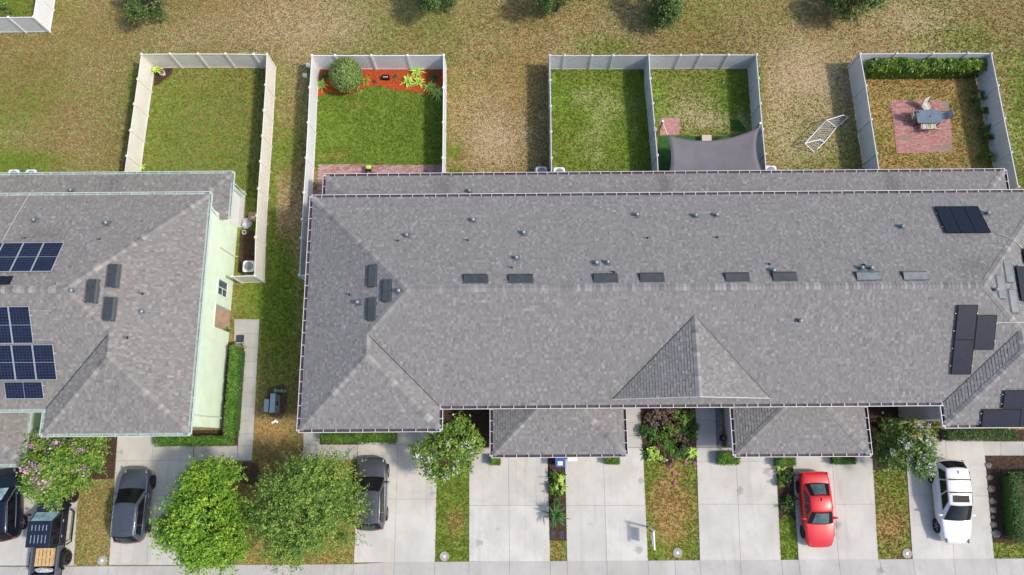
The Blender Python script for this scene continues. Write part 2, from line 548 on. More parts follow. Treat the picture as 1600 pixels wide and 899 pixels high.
# ------------------------------------------------------------------ ground
def zone_fields(X, Y):
    V = np.stack([X, Y, np.zeros_like(X)], 1)
    px, py = px_of(V)
    lush = .31 + .10 * np.clip((px - 900) / 500, 0, 1) + .5 * (vnoise(X, Y, 5.0, 3) - .5) + .25 * (vnoise(X + 9, Y, 1.7, 4) - .5)
    bare = .35 + .45 * (vnoise(X, Y + 5, 4.2, 5) - .5)
    dry = .36 + .4 * (vnoise(X + 3, Y, 6.0, 6) - .5)
    def gau(cx, cy, rx, ry):
        return np.exp(-(((px - cx) / rx) ** 2 + ((py - cy) / ry) ** 2))
    def rect(x0, x1, y0, y1):
        return (px > x0) & (px < x1) & (py > y0) & (py < y1)
    # back field
    g = gau(90, 170, 150, 120); lush = lush + .14 * g; bare = bare - .22 * g; dry = dry - .06 * g
    for cx, cy, rx, ry, s in ((775, 225, 60, 50, .45), (740, 150, 70, 60, .25), (900, 70, 80, 30, .2), (1000, 62, 60, 20, .15), (1290, 150, 60, 70, .14),
                              (1240, 110, 60, 60, .22), (1425, 32, 45, 22, .25), (1235, 230, 50, 40, .28), (620, 40, 160, 40, .08), (440, 45, 120, 40, .10),
                              (270, 60, 60, 30, .2), (430, 340, 22, 30, .30), (1210, 180, 25, 60, .25), (470, 130, 25, 60, .2), (760, 60, 60, 40, .2)):
        g = gau(cx, cy, rx, ry); bare = bare + s * g; lush = lush - s * .3 * g
    for cx, cy, rx, ry, s in ((40, 255, 60, 18, .6), (440, 240, 30, 40, .35), (960, 72, 60, 18, .4), (710, 238, 14, 12, .6), (715, 268, 18, 8, .6), (1592, 180, 18, 70, .3),
                              (428, 400, 30, 60, .5), (440, 540, 40, 110, .5), (420, 470, 30, 60, .5), (1500, 60, 60, 20, .2), (20, 10, 70, 30, .8), (1265, 160, 30, 20, .15)):
        g = gau(cx, cy, rx, ry); lush = lush + s * g; bare = bare - s * .7 * g; dry = dry - s * .5 * g
    g = gau(425, 668, 28, 24); dry = dry + .55 * g; lush = lush - .2 * g
    g = gau(420, 720, 20, 25); lush = lush - .1 * g
    # fenced yards
    m = rect(200, 432, 106, 436); lush = np.where(m, .66 + .3 * (vnoise(X, Y, 3., 7) - .5) + .25 * np.clip((py - 170) / 100, -.3, 1) * .6, lush); bare = np.where(m, .10 + .12 * vnoise(X, Y, 1.5, 8), bare); dry = np.where(m, .30 - .12 * np.clip((py - 150) / 100, -.5, 1), dry)
    m = rect(483, 696, 106, 266)
    lush = np.where(m, 1.15 + .25 * (vnoise(X, Y, 1.8, 9) - .5), lush); bare = np.where(m, -.2, bare); dry = np.where(m, .02 + .5 * gau(555, 165, 22, 14) + .62 * gau(525, 243, 36, 9) + .25 * gau(495, 250, 14, 10), dry)
    m = rect(860, 1017, 108, 275)
    lush = np.where(m, .92 + .4 * (vnoise(X, Y, 2.2, 10) - .5), lush)
    bare = np.where(m, .04 + .34 * gau(930, 195, 26, 60) + .30 * gau(955, 160, 26, 30) + .35 * gau(905, 148, 20, 12) + .35 * gau(990, 205, 15, 12) + .3 * gau(935, 245, 14, 18) + .25 * (vnoise(X, Y, 1.2, 12) - .5), bare)
    dry = np.where(m, .12 + .35 * gau(920, 118, 70, 8), dry)
    m = rect(1017, 1190, 106, 275)
    lush = np.where(m, .62 + .5 * gau(1140, 150, 30, 40) + .4 * gau(1030, 160, 16, 40), lush)
    bare = np.where(m, .22 + .45 * gau(1110, 190, 50, 16) + .3 * gau(1075, 165, 40, 25) + .3 * gau(1165, 185, 18, 18) - .5 * gau(1160, 145, 25, 35), bare)
    dry = np.where(m, .3, dry)
    m = rect(1340, 1556, 100, 272)
    lush = np.where(m, .48 + .25 * (vnoise(X, Y, 1.5, 13) - .5) + .3 * gau(1540, 200, 12, 70), lush)
    bare = np.where(m, .14, bare); dry = np.where(m, .66 - .25 * gau(1540, 200, 15, 80) + .2 * (vnoise(X, Y, 1.0, 14) - .5), dry)
    # front strips
    front = (py > 715) & (py < 905)
    def strip(x0, x1, lu, ba, dr, y0=690):
        nonlocal lush, bare, dry
        mm = rect(x0, x1, y0, 905)
        lush = np.where(mm, lu + .3 * (vnoise(X, Y, 1.0, 15) - .5), lush); bare = np.where(mm, ba, bare); dry = np.where(mm, dr, dry)
    strip(100, 180, .5, .34, .50, 770)
    strip(300, 560, .45, .12, .62, 722)
    strip(676, 740, .95, .0, .15 + .62 * gau(712, 815, 20, 34))
    strip(855, 890, .7, .15, .55)
    strip(1000, 1096, .80, .02, .30 + .62 * gau(1048, 795, 34, 75))
    strip(1212, 1250, .92, .10, .18)
    strip(1360, 1428, .62, .08, .34 + .50 * gau(1392, 820, 22, 44))
    strip(1545, 1620, .75, .08, .42)
    return lush, bare, dry

xs = np.concatenate([[-420, -200, -100, -60], np.arange(-40, 40.01, .22), [60, 100, 200, 420]])
ys = np.concatenate([[-420, -200, -80, -30], np.arange(-12, 38.01, .22), [50, 90, 200, 420]])
GX, GY = np.meshgrid(xs, ys, indexing='ij')
gx, gy = GX.ravel(), GY.ravel()
lu, ba, dr = zone_fields(gx, gy)
nx, ny = len(xs), len(ys)
ii, jj = np.meshgrid(np.arange(nx - 1), np.arange(ny - 1), indexing='ij')
a0 = (ii * ny + jj).ravel()
gz = .025 * (vnoise(gx, gy, 3.0, 21) - .5) - .012
gz = np.where((np.abs(gx) < 39) & (gy > -11) & (gy < 33), gz, -.012)
structure(np_mesh('ground', np.stack([gx, gy, gz], 1), np.stack([a0, a0 + ny, a0 + ny + 1, a0 + 1], 1), 'lawn', loc=(0, 0, 0),
                  attrs={'lush': lu, 'bare': ba, 'dry': dr}))

# ------------------------------------------------------------------ concrete: driveways, paths, sidewalk
def slab(parent, quad, top=.03, mat='drive', gap=.006):
    c = sum((Vector((q[0], q[1], 0)) for q in quad), Vector()) / len(quad)
    pts = []
    for q in quad:
        d = Vector((q[0], q[1], 0)) - c
        pts.append((q[0] - gap * (1 if d.x > 0 else -1), q[1] - gap * (1 if d.y > 0 else -1)))
    return MB().prism(pts, -.08, top).build('slab', mat, parent, bevel=.006)

def paving(name, rows, mat='drive', top=.03):
    """rows: list of (pixel quads); one structure with each slab a part, over a dark joint bed"""
    quads = [[P(*p).to_2d() for p in q] for q in rows]
    mb = MB()
    for q in quads:
        mb.prism([(p.x, p.y) for p in q], -.1, top - .022)
        HARD.append([(p.x, p.y) for p in q])
    root = structure(mb.build(name, 'joint', loc=(quads[0][0].x, quads[0][0].y, 0)))
    for q in quads:
        slab(root, q, top, mat)
    return root

def grid_quads(xl0, xl1, xr0, xr1, ylist, xmid=()):
    """pixel columns that run from (xl0,y0) to (xl1,y1); ylist joint rows; xmid joints as fractions"""
    y0, y1 = ylist[0], ylist[-1]
    fr = [0] + list(xmid) + [1]
    out = []
    def X(f, y):
        t = (y - y0) / (y1 - y0)
        l = xl0 + (xl1 - xl0) * t; r = xr0 + (xr1 - xr0) * t
        return l + (r - l) * f
    for a, b in zip(ylist[:-1], ylist[1:]):
        for f0, f1 in zip(fr[:-1], fr[1:]):
            out.append([(X(f0, a), a), (X(f1, a), a), (X(f1, b), b), (X(f0, b), b)])
    return out

paving('driveway', grid_quads(-120, -145, 128, 115, [672, 778, 884], (.5,)))
paving('driveway', grid_quads(184, 170.5, 303, 297, [680, 720, 790, 883], (.47,)) )
paving('driveway', grid_quads(560, 553, 684, 679.5, [676, 695, 780, 879], (.5,)))
paving('driveway', grid_quads(733, 733, 855, 859.5, [700, 790, 877.5], (.5,)))
paving('driveway', grid_quads(882.5, 886, 1004.5, 1012.3, [700, 790, 877], (.49,)))
paving('driveway', grid_quads(1088, 1093.5, 1211, 1220, [700, 721, 788, 876], (.5,)))
paving('driveway', grid_quads(1237, 1247.5, 1362, 1372, [700, 788, 875], (.5,)))
paving('driveway', grid_quads(1470, 1471, 1535, 1536, [672, 690]) + grid_quads(1414, 1425.5, 1536.5, 1553, [690, 775, 874.5], (.51,)))
sw_y = lambda x: 877.5 - (x - 720) * .0057 + (4 if x < 300 else 3 if x < 560 else 0)
joints = [-60, 30, 115, 170.5, 235, 297, 362, 428, 470, 507, 553, 616, 679.5, 733, 796, 859.5, 886, 948, 1012.3, 1054, 1093.5, 1156, 1220.5, 1247.5, 1310, 1374, 1426, 1489, 1554, 1610, 1670]
swq = []
for a, b in zip(joints[:-1], joints[1:]):
    swq.append([(a, sw_y(a)), (b, sw_y(b)), (b + (b - 800) * .012, 925), (a + (a - 800) * .012, 925)])
paving('sidewalk', swq, 'walk', .034)
# front path of the mint house
pth = []
for a, b in zip([303, 328, 347, 371][:-1], [303, 328, 347, 371][1:]):
    pth.append([(a, 697), (b, 697), (b, 720), (a, 720)])
yj = [720, 697, 678, 658, 636, 613, 590, 566, 544, 522, 499]
lx = lambda y: 370.5 + (720 - y) / (720 - 522) * 12
rx_ = lambda y: 394 + (720 - y) / (720 - 499) * 11.5
for a, b in zip(yj[:-1], yj[1:]):
    L0, L1 = lx(a), lx(b)
    if b < 525:
        L0 = L1 = 366
    pth.append([(L1, b), (rx_(b), b), (rx_(a), a), (L0, a)])
paving('footpath', pth, 'walk')
paving('footpath', [[(474, 672), (500, 672), (500, 695), (474, 695)], [(474, 695), (515, 695), (515, 718), (473, 718)], [(515, 695), (559, 695), (558, 718), (515, 718)]], 'walk')
paving('footpath', [[(977, 620), (1000, 620), (1001, 660), (978, 660)], [(978, 660), (1001, 660), (1002, 681), (979, 681)], [(979, 681), (1002, 681), (1004, 699.6), (979, 699.6)]], 'walk')
paving('footpath', [[(1086, 620), (1117, 620), (1118, 656), (1087, 656)], [(1087, 656), (1118, 656), (1119, 677), (1087.5, 677)], [(1087.5, 677), (1119, 677), (1120, 699.6), (1088, 699.6)]], 'walk')
paving('footpath', [[(1536.5, 690), (1563, 690), (1564, 712), (1538, 712)], [(1563, 690), (1597, 690), (1598.5, 712), (1564, 712)], [(1597, 690), (1632, 690), (1634, 712), (1598.5, 712)]], 'walk')

# ------------------------------------------------------------------ roofs
def clip(poly, axis, val, keep_less):
    out = []
    n = len(poly)
    for i in range(n):
        a, b = poly[i], poly[(i + 1) % n]
        ia = (a[axis] <= val) if keep_less else (a[axis] >= val)
        ib = (b[axis] <= val) if keep_less else (b[axis] >= val)
        if ia:
            out.append(a)
        if ia != ib:
            t = (val - a[axis]) / (b[axis] - a[axis])
            out.append((a[0] + (b[0] - a[0]) * t, a[1] + (b[1] - a[1]) * t))
    return out

class Slope:
    def __init__(s, e, up, z0, pitch, polys):
        s.e = Vector(e); s.up = Vector(up).normalized(); s.side = Vector((-s.up.y, s.up.x)); s.z0 = z0; s.pitch = pitch; s.polys = polys
    def z(s, x, y):
        return s.z0 + s.pitch * ((x - s.e.x) * s.up.x + (y - s.e.y) * s.up.y)
    def pt(s, a, d, off=0.0):
        p = s.e + s.side * a + s.up * d
        n = Vector((-s.up.x * s.pitch, -s.up.y * s.pitch, 1)).normalized()
        return Vector((p.x, p.y, s.z0 + s.pitch * d)) + n * off
    def hit(s, px, py, off=0.0):
        """where the sight line of a photo point meets this slope: (along, up) coordinates"""
        d = ray(px, py)
        k = s.pitch
        # CAM_H + t dz = z0 + off + k*((t dx - ex) ux + (t dy - ey) uy)
        t = (CAM_H - s.z0 - off * math.sqrt(1 + k * k) + k * (s.e.x * s.up.x + s.e.y * s.up.y)) / (k * (d.x * s.up.x + d.y * s.up.y) - d.z)
        p = Vector((d.x * t, d.y * t)) - s.e
        return p.dot(s.side), p.dot(s.up)
    def axes(s):
        k = math.sqrt(1 + s.pitch ** 2)
        u = Vector((s.side.x, s.side.y, 0)); v = Vector((s.up.x / k, s.up.y / k, s.pitch / k))
        return u, v, Vector((-s.up.x * s.pitch / k, -s.up.y * s.pitch / k, 1 / k))

COURSE = 0.16
STAINS = []      # (x, y, rx, ry, strength): sooty runs on the roof
def stain(sl, a, d):
    p = sl.e + sl.side * a + sl.up * d
    return sum(k * math.exp(-((p.x - x) / rx) ** 2 - ((p.y - y) / ry) ** 2) for x, y, rx, ry, k in STAINS)
for px_, py_, z_, rx_s, ry_s, k_s in ((1037, 283, 3.1, .35, .9, .55), (1393, 279, 3.1, .4, .9, .45), (692, 287, 3.1, .5, .8, .35), (1150, 282, 3.1, .3, .9, .2),
                                      (175, 287, 3.1, .6, .8, .3), (70, 366, 6.4, .9, .5, .3), (1520, 420, 7.0, 1.2, .8, .25)):
    q_ = P(px_, py_, z_)
    STAINS.append((q_.x, q_.y, rx_s, ry_s, k_s))
def shingles(sl, parent, mat, seed):
    r = random.Random(seed)
    mb = MB()
    loc = []
    for poly in sl.polys:
        loc.append([((Vector(p) - sl.e).dot(sl.side), (Vector(p) - sl.e).dot(sl.up)) for p in poly])
    amin = min(p[0] for q in loc for p in q); amax = max(p[0] for q in loc for p in q); dmax = max(p[1] for q in loc for p in q)
    dmin = min(p[1] for q in loc for p in q)
    c = COURSE / math.sqrt(1 + sl.pitch ** 2)
    for k in range(int(math.floor(dmin / c)), int(dmax / c) + 1):
        d0 = k * c; d1 = d0 + c
        rows = []
        for q in loc:
            w = clip(clip(q, 1, d0, False), 1, d1, True)
            if len(w) >= 3:
                rows.append(w)
        if not rows:
            continue
        a = amin - r.random() * .3
        kt = r.randrange(2)
        while a < amax:
            wd = r.choice((.09, .12, .15, .19, .23)) * r.uniform(.9, 1.1)
            th = r.choice((.012, .014, .022, .028))
            shd = min(1, max(0, (.55 if (kt := kt + 1) % 2 else .40) + r.gauss(0, .12) - stain(sl, a + wd / 2, d0)))
            for w in rows:
                w2 = clip(clip(w, 0, a, False), 0, a + wd - .004, True) if w else []
                if len(w2) < 3:
                    continue
                vs = []
                low = []
                for (s_, d_) in w2:
                    o = .004 + th * (1 - (d_ - d0) / c)
                    vs.append(sl.pt(s_, d_, o))
                    if abs(d_ - d0) < 1e-5:
                        low.append(len(vs) - 1)
                n = len(vs)
                fs = [tuple(range(n))]
                if len(low) >= 2:
                    i0 = low[0]; i1 = low[-1]
                    vs.append(sl.pt(*w2[i0], -.004)); vs.append(sl.pt(*w2[i1], -.004))
                    fs.append((i0, i1, n + 1, n))
                mb.add(vs, fs, shd)
            a += wd
    return mb.build('shingles', mat, parent, kind='stuff', attr_name='shade')

def caps(lines, parent, mat, seed):
    r = random.Random(seed)
    mb = MB()
    for A, B, drop in lines:
        A = Vector(A); B = Vector(B)
        if B.z < A.z:
            A, B = B, A
        L = (B - A).length
        d = (B - A).normalized()
        q = Vector((-d.y, d.x, 0)).normalized()
        t = 0.0
        while t < L:
            t1 = min(L, t + .21)
            w = .19
            h = .026
            p0 = A + d * t; p1 = A + d * (t1 + .01)
            vs = [p0 + q * w - Vector((0, 0, drop * w - h - .012)), p0 + Vector((0, 0, h + .028)), p0 - q * w - Vector((0, 0, drop * w - h - .012)),
                  p1 + q * w - Vector((0, 0, drop * w - h)), p1 + Vector((0, 0, h + .012)), p1 - q * w - Vector((0, 0, drop * w - h))]
            lo = [p0 + q * w - Vector((0, 0, drop * w + .01)), p0 - q * w - Vector((0, 0, drop * w + .01)), p1 + q * w - Vector((0, 0, drop * w + .01)), p1 - q * w - Vector((0, 0, drop * w + .01)), p0 - Vector((0, 0, .01))]
            mb.add(vs + lo, [(0, 1, 4, 3), (1, 2, 5, 4), (0, 6, 10, 1), (1, 10, 7, 2), (0, 3, 8, 6), (2, 7, 9, 5)], min(1, max(0, r.gauss(.55, .2))))
            t = t1
    return mb.build('ridge_caps', mat, parent, kind='stuff', attr_name='shade')

def valleys(lines, parent):
    mb = MB()
    for A, B in lines:
        A = Vector(A) + Vector((0, 0, .03)); B = Vector(B) + Vector((0, 0, .03))
        d = (B - A).normalized(); q = Vector((-d.y, d.x, 0)).normalized()
        mb.obox((A + B) / 2, d, q, d.cross(q), (B - A).length / 2 - .02, .024, .012)
    return mb.build('valley_flashing', 'black_met', parent)

def gutter(root, A, B, out, z, mat, inner_tone, straps=True):
    """eave gutter from A to B (plan), out = outward direction; trough lining and hanger straps are sub-parts"""
    A = Vector(A); B = Vector(B); out = Vector(out)
    d = (B - A); L = d.length; d.normalize()
    A3 = Vector((A.x, A.y, z)); d3 = Vector((d.x, d.y, 0)); o3 = Vector((out.x, out.y, 0)); zz = Vector((0, 0, 1))
    mid = A3 + d3 * (L / 2)
    W = .185
    mb = MB()
    mb.obox(mid + o3 * (W - .012) + zz * -.045, d3, o3, zz, L / 2, .017, .065)       # outer face with its lip
    mb.obox(mid + o3 * (W / 2 - .02) + zz * -.116, d3, o3, zz, L / 2, W / 2 - .002, .008)
    mb.obox(A3 + d3 * .012 + o3 * (W / 2 - .02) + zz * -.05, d3, o3, zz, .012, W / 2 - .004, .055)
    mb.obox(B.to_3d() + Vector((0, 0, z)) - d3 * .012 + o3 * (W / 2 - .02) + zz * -.05, d3, o3, zz, .012, W / 2 - .004, .055)
    g = mb.build('gutter', mat, root)
    MB().obox(mid + o3 * (W - .036) + zz * -.040, d3, o3, zz, L / 2 - .03, .003, .050).build('gutter_inside', inner_tone, g)  # inner face added to make the trough look darker
    MB().obox(mid + o3 * (W / 2 - .025) + zz * -.098, d3, o3, zz, L / 2 - .03, W / 2 - .016, .008).build('gutter_inside', inner_tone, g)
    if straps:
        ms = MB()
        n = max(2, int(L / .66))
        r = random.Random(int(L * 1000))
        for i in range(n + 1):
            t = min(L - .06, max(.06, L * i / n + r.uniform(-.05, .05)))
            ms.obox(A3 + d3 * t + o3 * (W / 2 - .02) + zz * .012, d3, o3, zz, .017, W / 2 - .004, .006)
        ms.build('gutter_straps', mat, g, kind='stuff')
    return g

def deck(mb, sl, off=-.006):
    for poly in sl.polys:
        pts = [Vector((p[0], p[1], sl.z(*p) + off)) for p in poly]
        a = (pts[1] - pts[0]).cross(pts[2] - pts[0])
        if a.z < 0:
            pts = pts[::-1]
        mb.add(pts, [tuple(range(len(pts)))])

def downspout(root, top, side, z0, mat, out):
    x, y = top
    MB().tube([(x + out[0] * .02, y + out[1] * .02, z0), (x - out[0] * .15, y - out[1] * .15, z0 - .28), (x - out[0] * .34, y - out[1] * .34, z0 - .5), (x - out[0] * .36, y - out[1] * .36, .12), (x, y, .06)], .048, 6).build('downspout', mat, root)

def garage(root, roof, x0, x1, y0, mats, seed):
    d = (YS + OV) - y0
    pg = .41
    W = Slope((x0, y0), (1, 0), ZG, pg, [[(x0, y0), (x0 + d, y0 + d), (x0, y0 + d)]])
    E_ = Slope((x1, y0), (-1, 0), ZG, pg, [[(x1, y0), (x1, y0 + d), (x1 - d, y0 + d)]])
    S = Slope((x0, y0), (0, 1), ZG, pg, [[(x0, y0), (x1, y0), (x1 - d, y0 + d), (x0 + d, y0 + d)]])
    mb = MB()
    for i, s in enumerate((W, E_, S)):
        deck(mb, s)
        shingles(s, roof, mats['shingle'], seed + i)
    mb.build('garage_roof_deck', 'deck', roof)
    zt = ZG + pg * d
    caps([((x0, y0, ZG), (x0 + d, y0 + d, zt), pg * .7), ((x1, y0, ZG), (x1 - d, y0 + d, zt), pg * .7)], roof, mats['shingle'], seed + 5)
    gutter(root, (x0 - .1, y0), (x1 + .1, y0), (0, -1), ZG, mats['trim'], mats['inner_tone'])
    gutter(root, (x0, y0 - .1), (x0, YS - .05), (-1, 0), ZG, mats['trim'], mats['inner_tone'])
    gutter(root, (x1, y0 - .1), (x1, YS - .05), (1, 0), ZG, mats['trim'], mats['inner_tone'])
    wx0, wx1, wy = x0 + OV, x1 - OV, y0 + OV
    mw = MB()
    mw.box(wx0, wx0 + .18, wy, YS + OV, 0, ZG - .06)
    mw.build('wall', mats['wall'], root)
    MB().box(wx1 - .18, wx1, wy, YS + OV, 0, ZG - .06).build('wall', mats['wall'], root)
    cx = (wx0 + wx1) / 2
    fr = MB()
    fr.box(wx0 + .18, wx0 + .5, wy, wy + .18, 0, ZG - .06); fr.box(wx1 - .5, wx1 - .18, wy, wy + .18, 0, ZG - .06)
    fr.box(cx - .22, cx + .22, wy, wy + .18, 0, ZG - .06)
    for a, b in ((wx0 + .5, cx - .22), (cx + .22, wx1 - .5)):
        fr.box(a, b, wy, wy + .18, 2.12, ZG - .06)
    fr.build('front_wall', mats['wall'], root)
    for a, b in ((wx0 + .5, cx - .22), (cx + .22, wx1 - .5)):
        dm = MB().box(a + .003, b - .003, wy + .09, wy + .12, .03, 2.117)
        do = dm.build('garage_door', 'white', root)
        for k in range(4):
            MB().box(a + .02, b - .02, wy + .075, wy + .088, .05 + k * .52, .53 + k * .52).build('door_panel', 'white', do)
    MB().box(x0 + .02, x1 - .02, y0 + .02, YS + OV, ZG - .075, ZG - .058).build('soffit', mats['trim'], root)

def louver_vent(roof, sl, px, py, mat, w=1.27, h=.46):
    a, d = sl.hit(px, py, .06)
    u, v, n = sl.axes()
    c = sl.pt(a, d, 0)
    mb = MB()
    hw, hh = w / 2, h / 2 * 1.05
    # low wedge, open on the downhill side
    pr = [(-hh, .03), (-hh, .16), (-hh * .55, .185), (hh * .9, .05), (hh, .015)]
    vs = []
    for s_ in (-hw, hw):
        vs += [c + u * s_ + v * t + n * z for t, z in pr]
    k = len(pr)
    fs = [tuple(range(k)), tuple(range(2 * k - 1, k - 1, -1))] + [(i, k + i, k + (i + 1) % k, (i + 1) % k) for i in range(k)]
    mb.add(vs, fs)
    o = mb.build('ridge_vent_box', mat, roof)
    MB().obox(c + n * .012, u, v, n, hw + .06, hh + .07, .008).build('flashing', 'deck', o)
    return o

def pipe_vent(roof, sl, px, py, kind=0):
    a, d = sl.hit(px, py, .2)
    u, v, n = sl.axes()
    c = sl.pt(a, d, .0)
    z = Vector((0, 0, 1))
    if kind == 0:     # hooded round exhaust cap
        mb = MB().tube([c - z * .05, c + z * .22], .085, 10)
        o = mb.build('exhaust_vent', 'grey_met', roof)
        MB().ball(c + z * .25, .115, .115, .09, 12, 6).build('vent_hood', 'galv', o, smooth=True)
        MB().obox(c + n * .014, u, v, n, .2, .2, .007).build('flashing', 'grey_met', o)
    else:             # thin plumbing stack
        o = MB().tube([c - z * .05, c + z * .28], .035, 8).build('plumbing_pipe', 'grey_met', roof)
        MB().tube([c, c + z * .05], [.09, .04], 8).build('pipe_boot', 'dark', o)
    return o

def panel(parent, sl, a0, a1, d0, d1, cells, gap, frame, nx, ny, split=True, lift=.13, cellmat='cell'):
    """one framed solar module lying parallel to a roof slope, with its cells as a sub-part"""
    u, v, n = sl.axes()
    k = math.sqrt(1 + sl.pitch ** 2)
    c = sl.pt((a0 + a1) / 2, (d0 + d1) / 2, lift)
    pad = .003 if cells == 'cell_k' else .012
    hx, hy = abs(a1 - a0) / 2 - pad, abs(d1 - d0) / 2 * k - pad
    mb = MB()
    fw = .028
    mb.obox(c + u * (hx - fw / 2), u, v, n, fw / 2, hy, .02); mb.obox(c - u * (hx - fw / 2), u, v, n, fw / 2, hy, .02)
    mb.obox(c + v * (hy - fw / 2), u, v, n, hx - fw, fw / 2, .02); mb.obox(c - v * (hy - fw / 2), u, v, n, hx - fw, fw / 2, .02)
    o = mb.build('module', frame, parent)
    MB().obox(c + n * .004, u, v, n, hx - fw, hy - fw, .006).build('backsheet', gap, o)
    mc = MB()
    W, Hh = 2 * (hx - fw), 2 * (hy - fw)
    horizontal = W > Hh
    for i in range(nx):
        for j in range(ny):
            x = -W / 2 + W * (i + .5) / nx; y = -Hh / 2 + Hh * (j + .5) / ny
            sx = W / nx / 2 - .007; sy = Hh / ny / 2 - .007
            if split and not horizontal and j in (ny // 2 - 1, ny // 2):
                sy -= .007
            q = [c + u * (x + e * sx) + v * (y + f * sy) + n * .0125 for e, f in ((-1, -1), (1, -1), (1, 1), (-1, 1))]
            mc.add(q, [(0, 1, 2, 3)])
    mc.build('cells', cells, o)
    if split:
        if horizontal:
            MB().obox(c + n * .0135, u, v, n, .009, hy - fw, .002).build('centre_bar', frame, o)
        else:
            MB().obox(c + n * .0135, u, v, n, hx - fw, .009, .002).build('centre_bar', frame, o)
    return o

# ------------------------------------------------------------------ long grey townhouse row
def hipline(a, b):
    return (a, b, PITCH * .7)

HD = (YN - YS) / 2                       # half depth of the main roof
ZR = ZE + HD * PITCH
YR = (YN + YS) / 2

def wing(x0, x1):
    hw = (x1 - x0) / 2
    xm = (x0 + x1) / 2
    return hw, xm, ZE + hw * PITCH, YW + hw, YS + hw   # half width, ridge x, ridge z, hip apex y, ridge back y

grey = thing('townhouse_row', 'long grey shingled townhouse row filling the middle and right of the photo', 'building', ((XW + XE) / 2, YR, 0))
roof = MB()
hwL, xmL, zwL, yaL, ybL = wing(XW, XN)
hwR, xmR, zwR, yaR, ybR = wing(XRN, XE)
aL = (XW + HD, YR); aR = (XE - HD, YR)
SL = {}
SL['N'] = Slope((XW, YN), (0, -1), ZE, PITCH, [[(XW, YN), aL, aR, (XE, YN)]])
SL['S'] = Slope((XW, YS), (0, 1), ZE, PITCH, [[(xmL, ybL), (XN, YS), (XRN, YS), (xmR, ybR), aR, aL]])
SL['W'] = Slope((XW, YW), (1, 0), ZE, PITCH, [[(XW, YN), (XW, YS), aL], [(XW, YS), (XW, YW), (xmL, yaL), (xmL, ybL)]])
SL['E'] = Slope((XE, YW), (-1, 0), ZE, PITCH, [[(XE, YN), aR, (XE, YS)], [(XE, YS), (xmR, ybR), (xmR, yaR), (XE, YW)]])
SL['LS'] = Slope((XW, YW), (0, 1), ZE, PITCH, [[(XW, YW), (XN, YW), (xmL, yaL)]])
SL['LE'] = Slope((XN, YW), (-1, 0), ZE, PITCH, [[(XN, YW), (XN, YS), (xmL, ybL), (xmL, yaL)]])
SL['RS'] = Slope((XRN, YW), (0, 1), ZE, PITCH, [[(XRN, YW), (XE, YW), (xmR, yaR)]])
SL['RW'] = Slope((XRN, YW), (1, 0), ZE, PITCH, [[(XRN, YW), (xmR, yaR), (xmR, ybR), (XRN, YS)]])
# cross gable over the middle entries
a_, d_ = SL['S'].hit(1085, 493)
pk = SL['S'].pt(a_, d_)
gw = pk.y - (YS + .30)
XG = pk.x
yf = pk.y - gw
zb = SL['S'].z(0, yf)
zk = pk.z
SL['GL'] = Slope((XG - gw, yf), (1, 0), zb, PITCH, [[(XG - gw, yf), (XG, yf), (XG, pk.y)]])
SL['GR'] = Slope((XG + gw, yf), (-1, 0), zb, PITCH, [[(XG + gw, yf), (XG, pk.y), (XG, yf)]])
for s in SL.values():
    deck(roof, s)
roof_o = roof.build('roof', 'deck', grey)
for i, (k, s) in enumerate(SL.items()):
    shingles(s, roof_o, 'shingle', 100 + i)
gm = MB()
gm.add([(XG - gw, yf + .12, zb - .05), (XG + gw, yf + .12, zb - .05), (XG, yf + .12, zk - .03)], [(0, 1, 2)])
gm.build('gable_wall', MT['grey_wall'], grey)
fm = MB()
for sx in (-1, 1):
    A = Vector((XG + sx * gw, yf - .01, zb + .0)); B = Vector((XG, yf - .01, zk + .0))
    d3 = (B - A).normalized()
    fm.obox((A + B) / 2 - Vector((0, 0, .06)), d3, (0, 1, 0), d3.cross(Vector((0, 1, 0))), (B - A).length / 2, .02, .055)
fm.build('barge_board', 'lilac', grey)
cl = [hipline((XW, YN, ZE), (*aL, ZR)), hipline((XE, YN, ZE), (*aR, ZR)), ((*aL, ZR), (*aR, ZR), PITCH),
      hipline((*aL, ZR), (xmL, ybL, zwL)), hipline((*aR, ZR), (xmR, ybR, zwR)), ((xmL, ybL, zwL), (xmL, yaL, zwL), PITCH), ((xmR, ybR, zwR), (xmR, yaR, zwR), PITCH),
      hipline((XW, YW, ZE), (xmL, yaL, zwL)), hipline((XN, YW, ZE), (xmL, yaL, zwL)), hipline((XRN, YW, ZE), (xmR, yaR, zwR)), hipline((XE, YW, ZE), (xmR, yaR, zwR)),
      ((XG, yf, zk), (XG, pk.y, zk), PITCH)]
caps(cl, roof_o, 'shingle', 55)
valleys([((xmL, ybL, zwL), (XN, YS, ZE)), ((xmR, ybR, zwR), (XRN, YS, ZE)), ((XG, pk.y, zk), (XG - gw, yf, zb)), ((XG, pk.y, zk), (XG + gw, yf, zb))], roof_o)
GM = dict(shingle='shingle', trim='lilac', inner_tone='trough', wall=MT['grey_wall'])
for A, B, o in (((XW - .1, YN), (XE + .1, YN), (0, 1)), ((XN, YS), (XRN, YS), (0, -1)), ((XW - .1, YW), (XN + .1, YW), (0, -1)), ((XRN - .1, YW), (XE + .1, YW), (0, -1)),
                ((XW, YW - .1), (XW, YN + .1), (-1, 0)), ((XN, YW - .1), (XN, YS - .12), (1, 0)), ((XRN, YW - .1), (XRN, YS - .12), (-1, 0)), ((XE, YW - .1), (XE, YN + .1), (1, 0))):
    gutter(grey, A, B, o, ZE, 'lilac', 'trough')
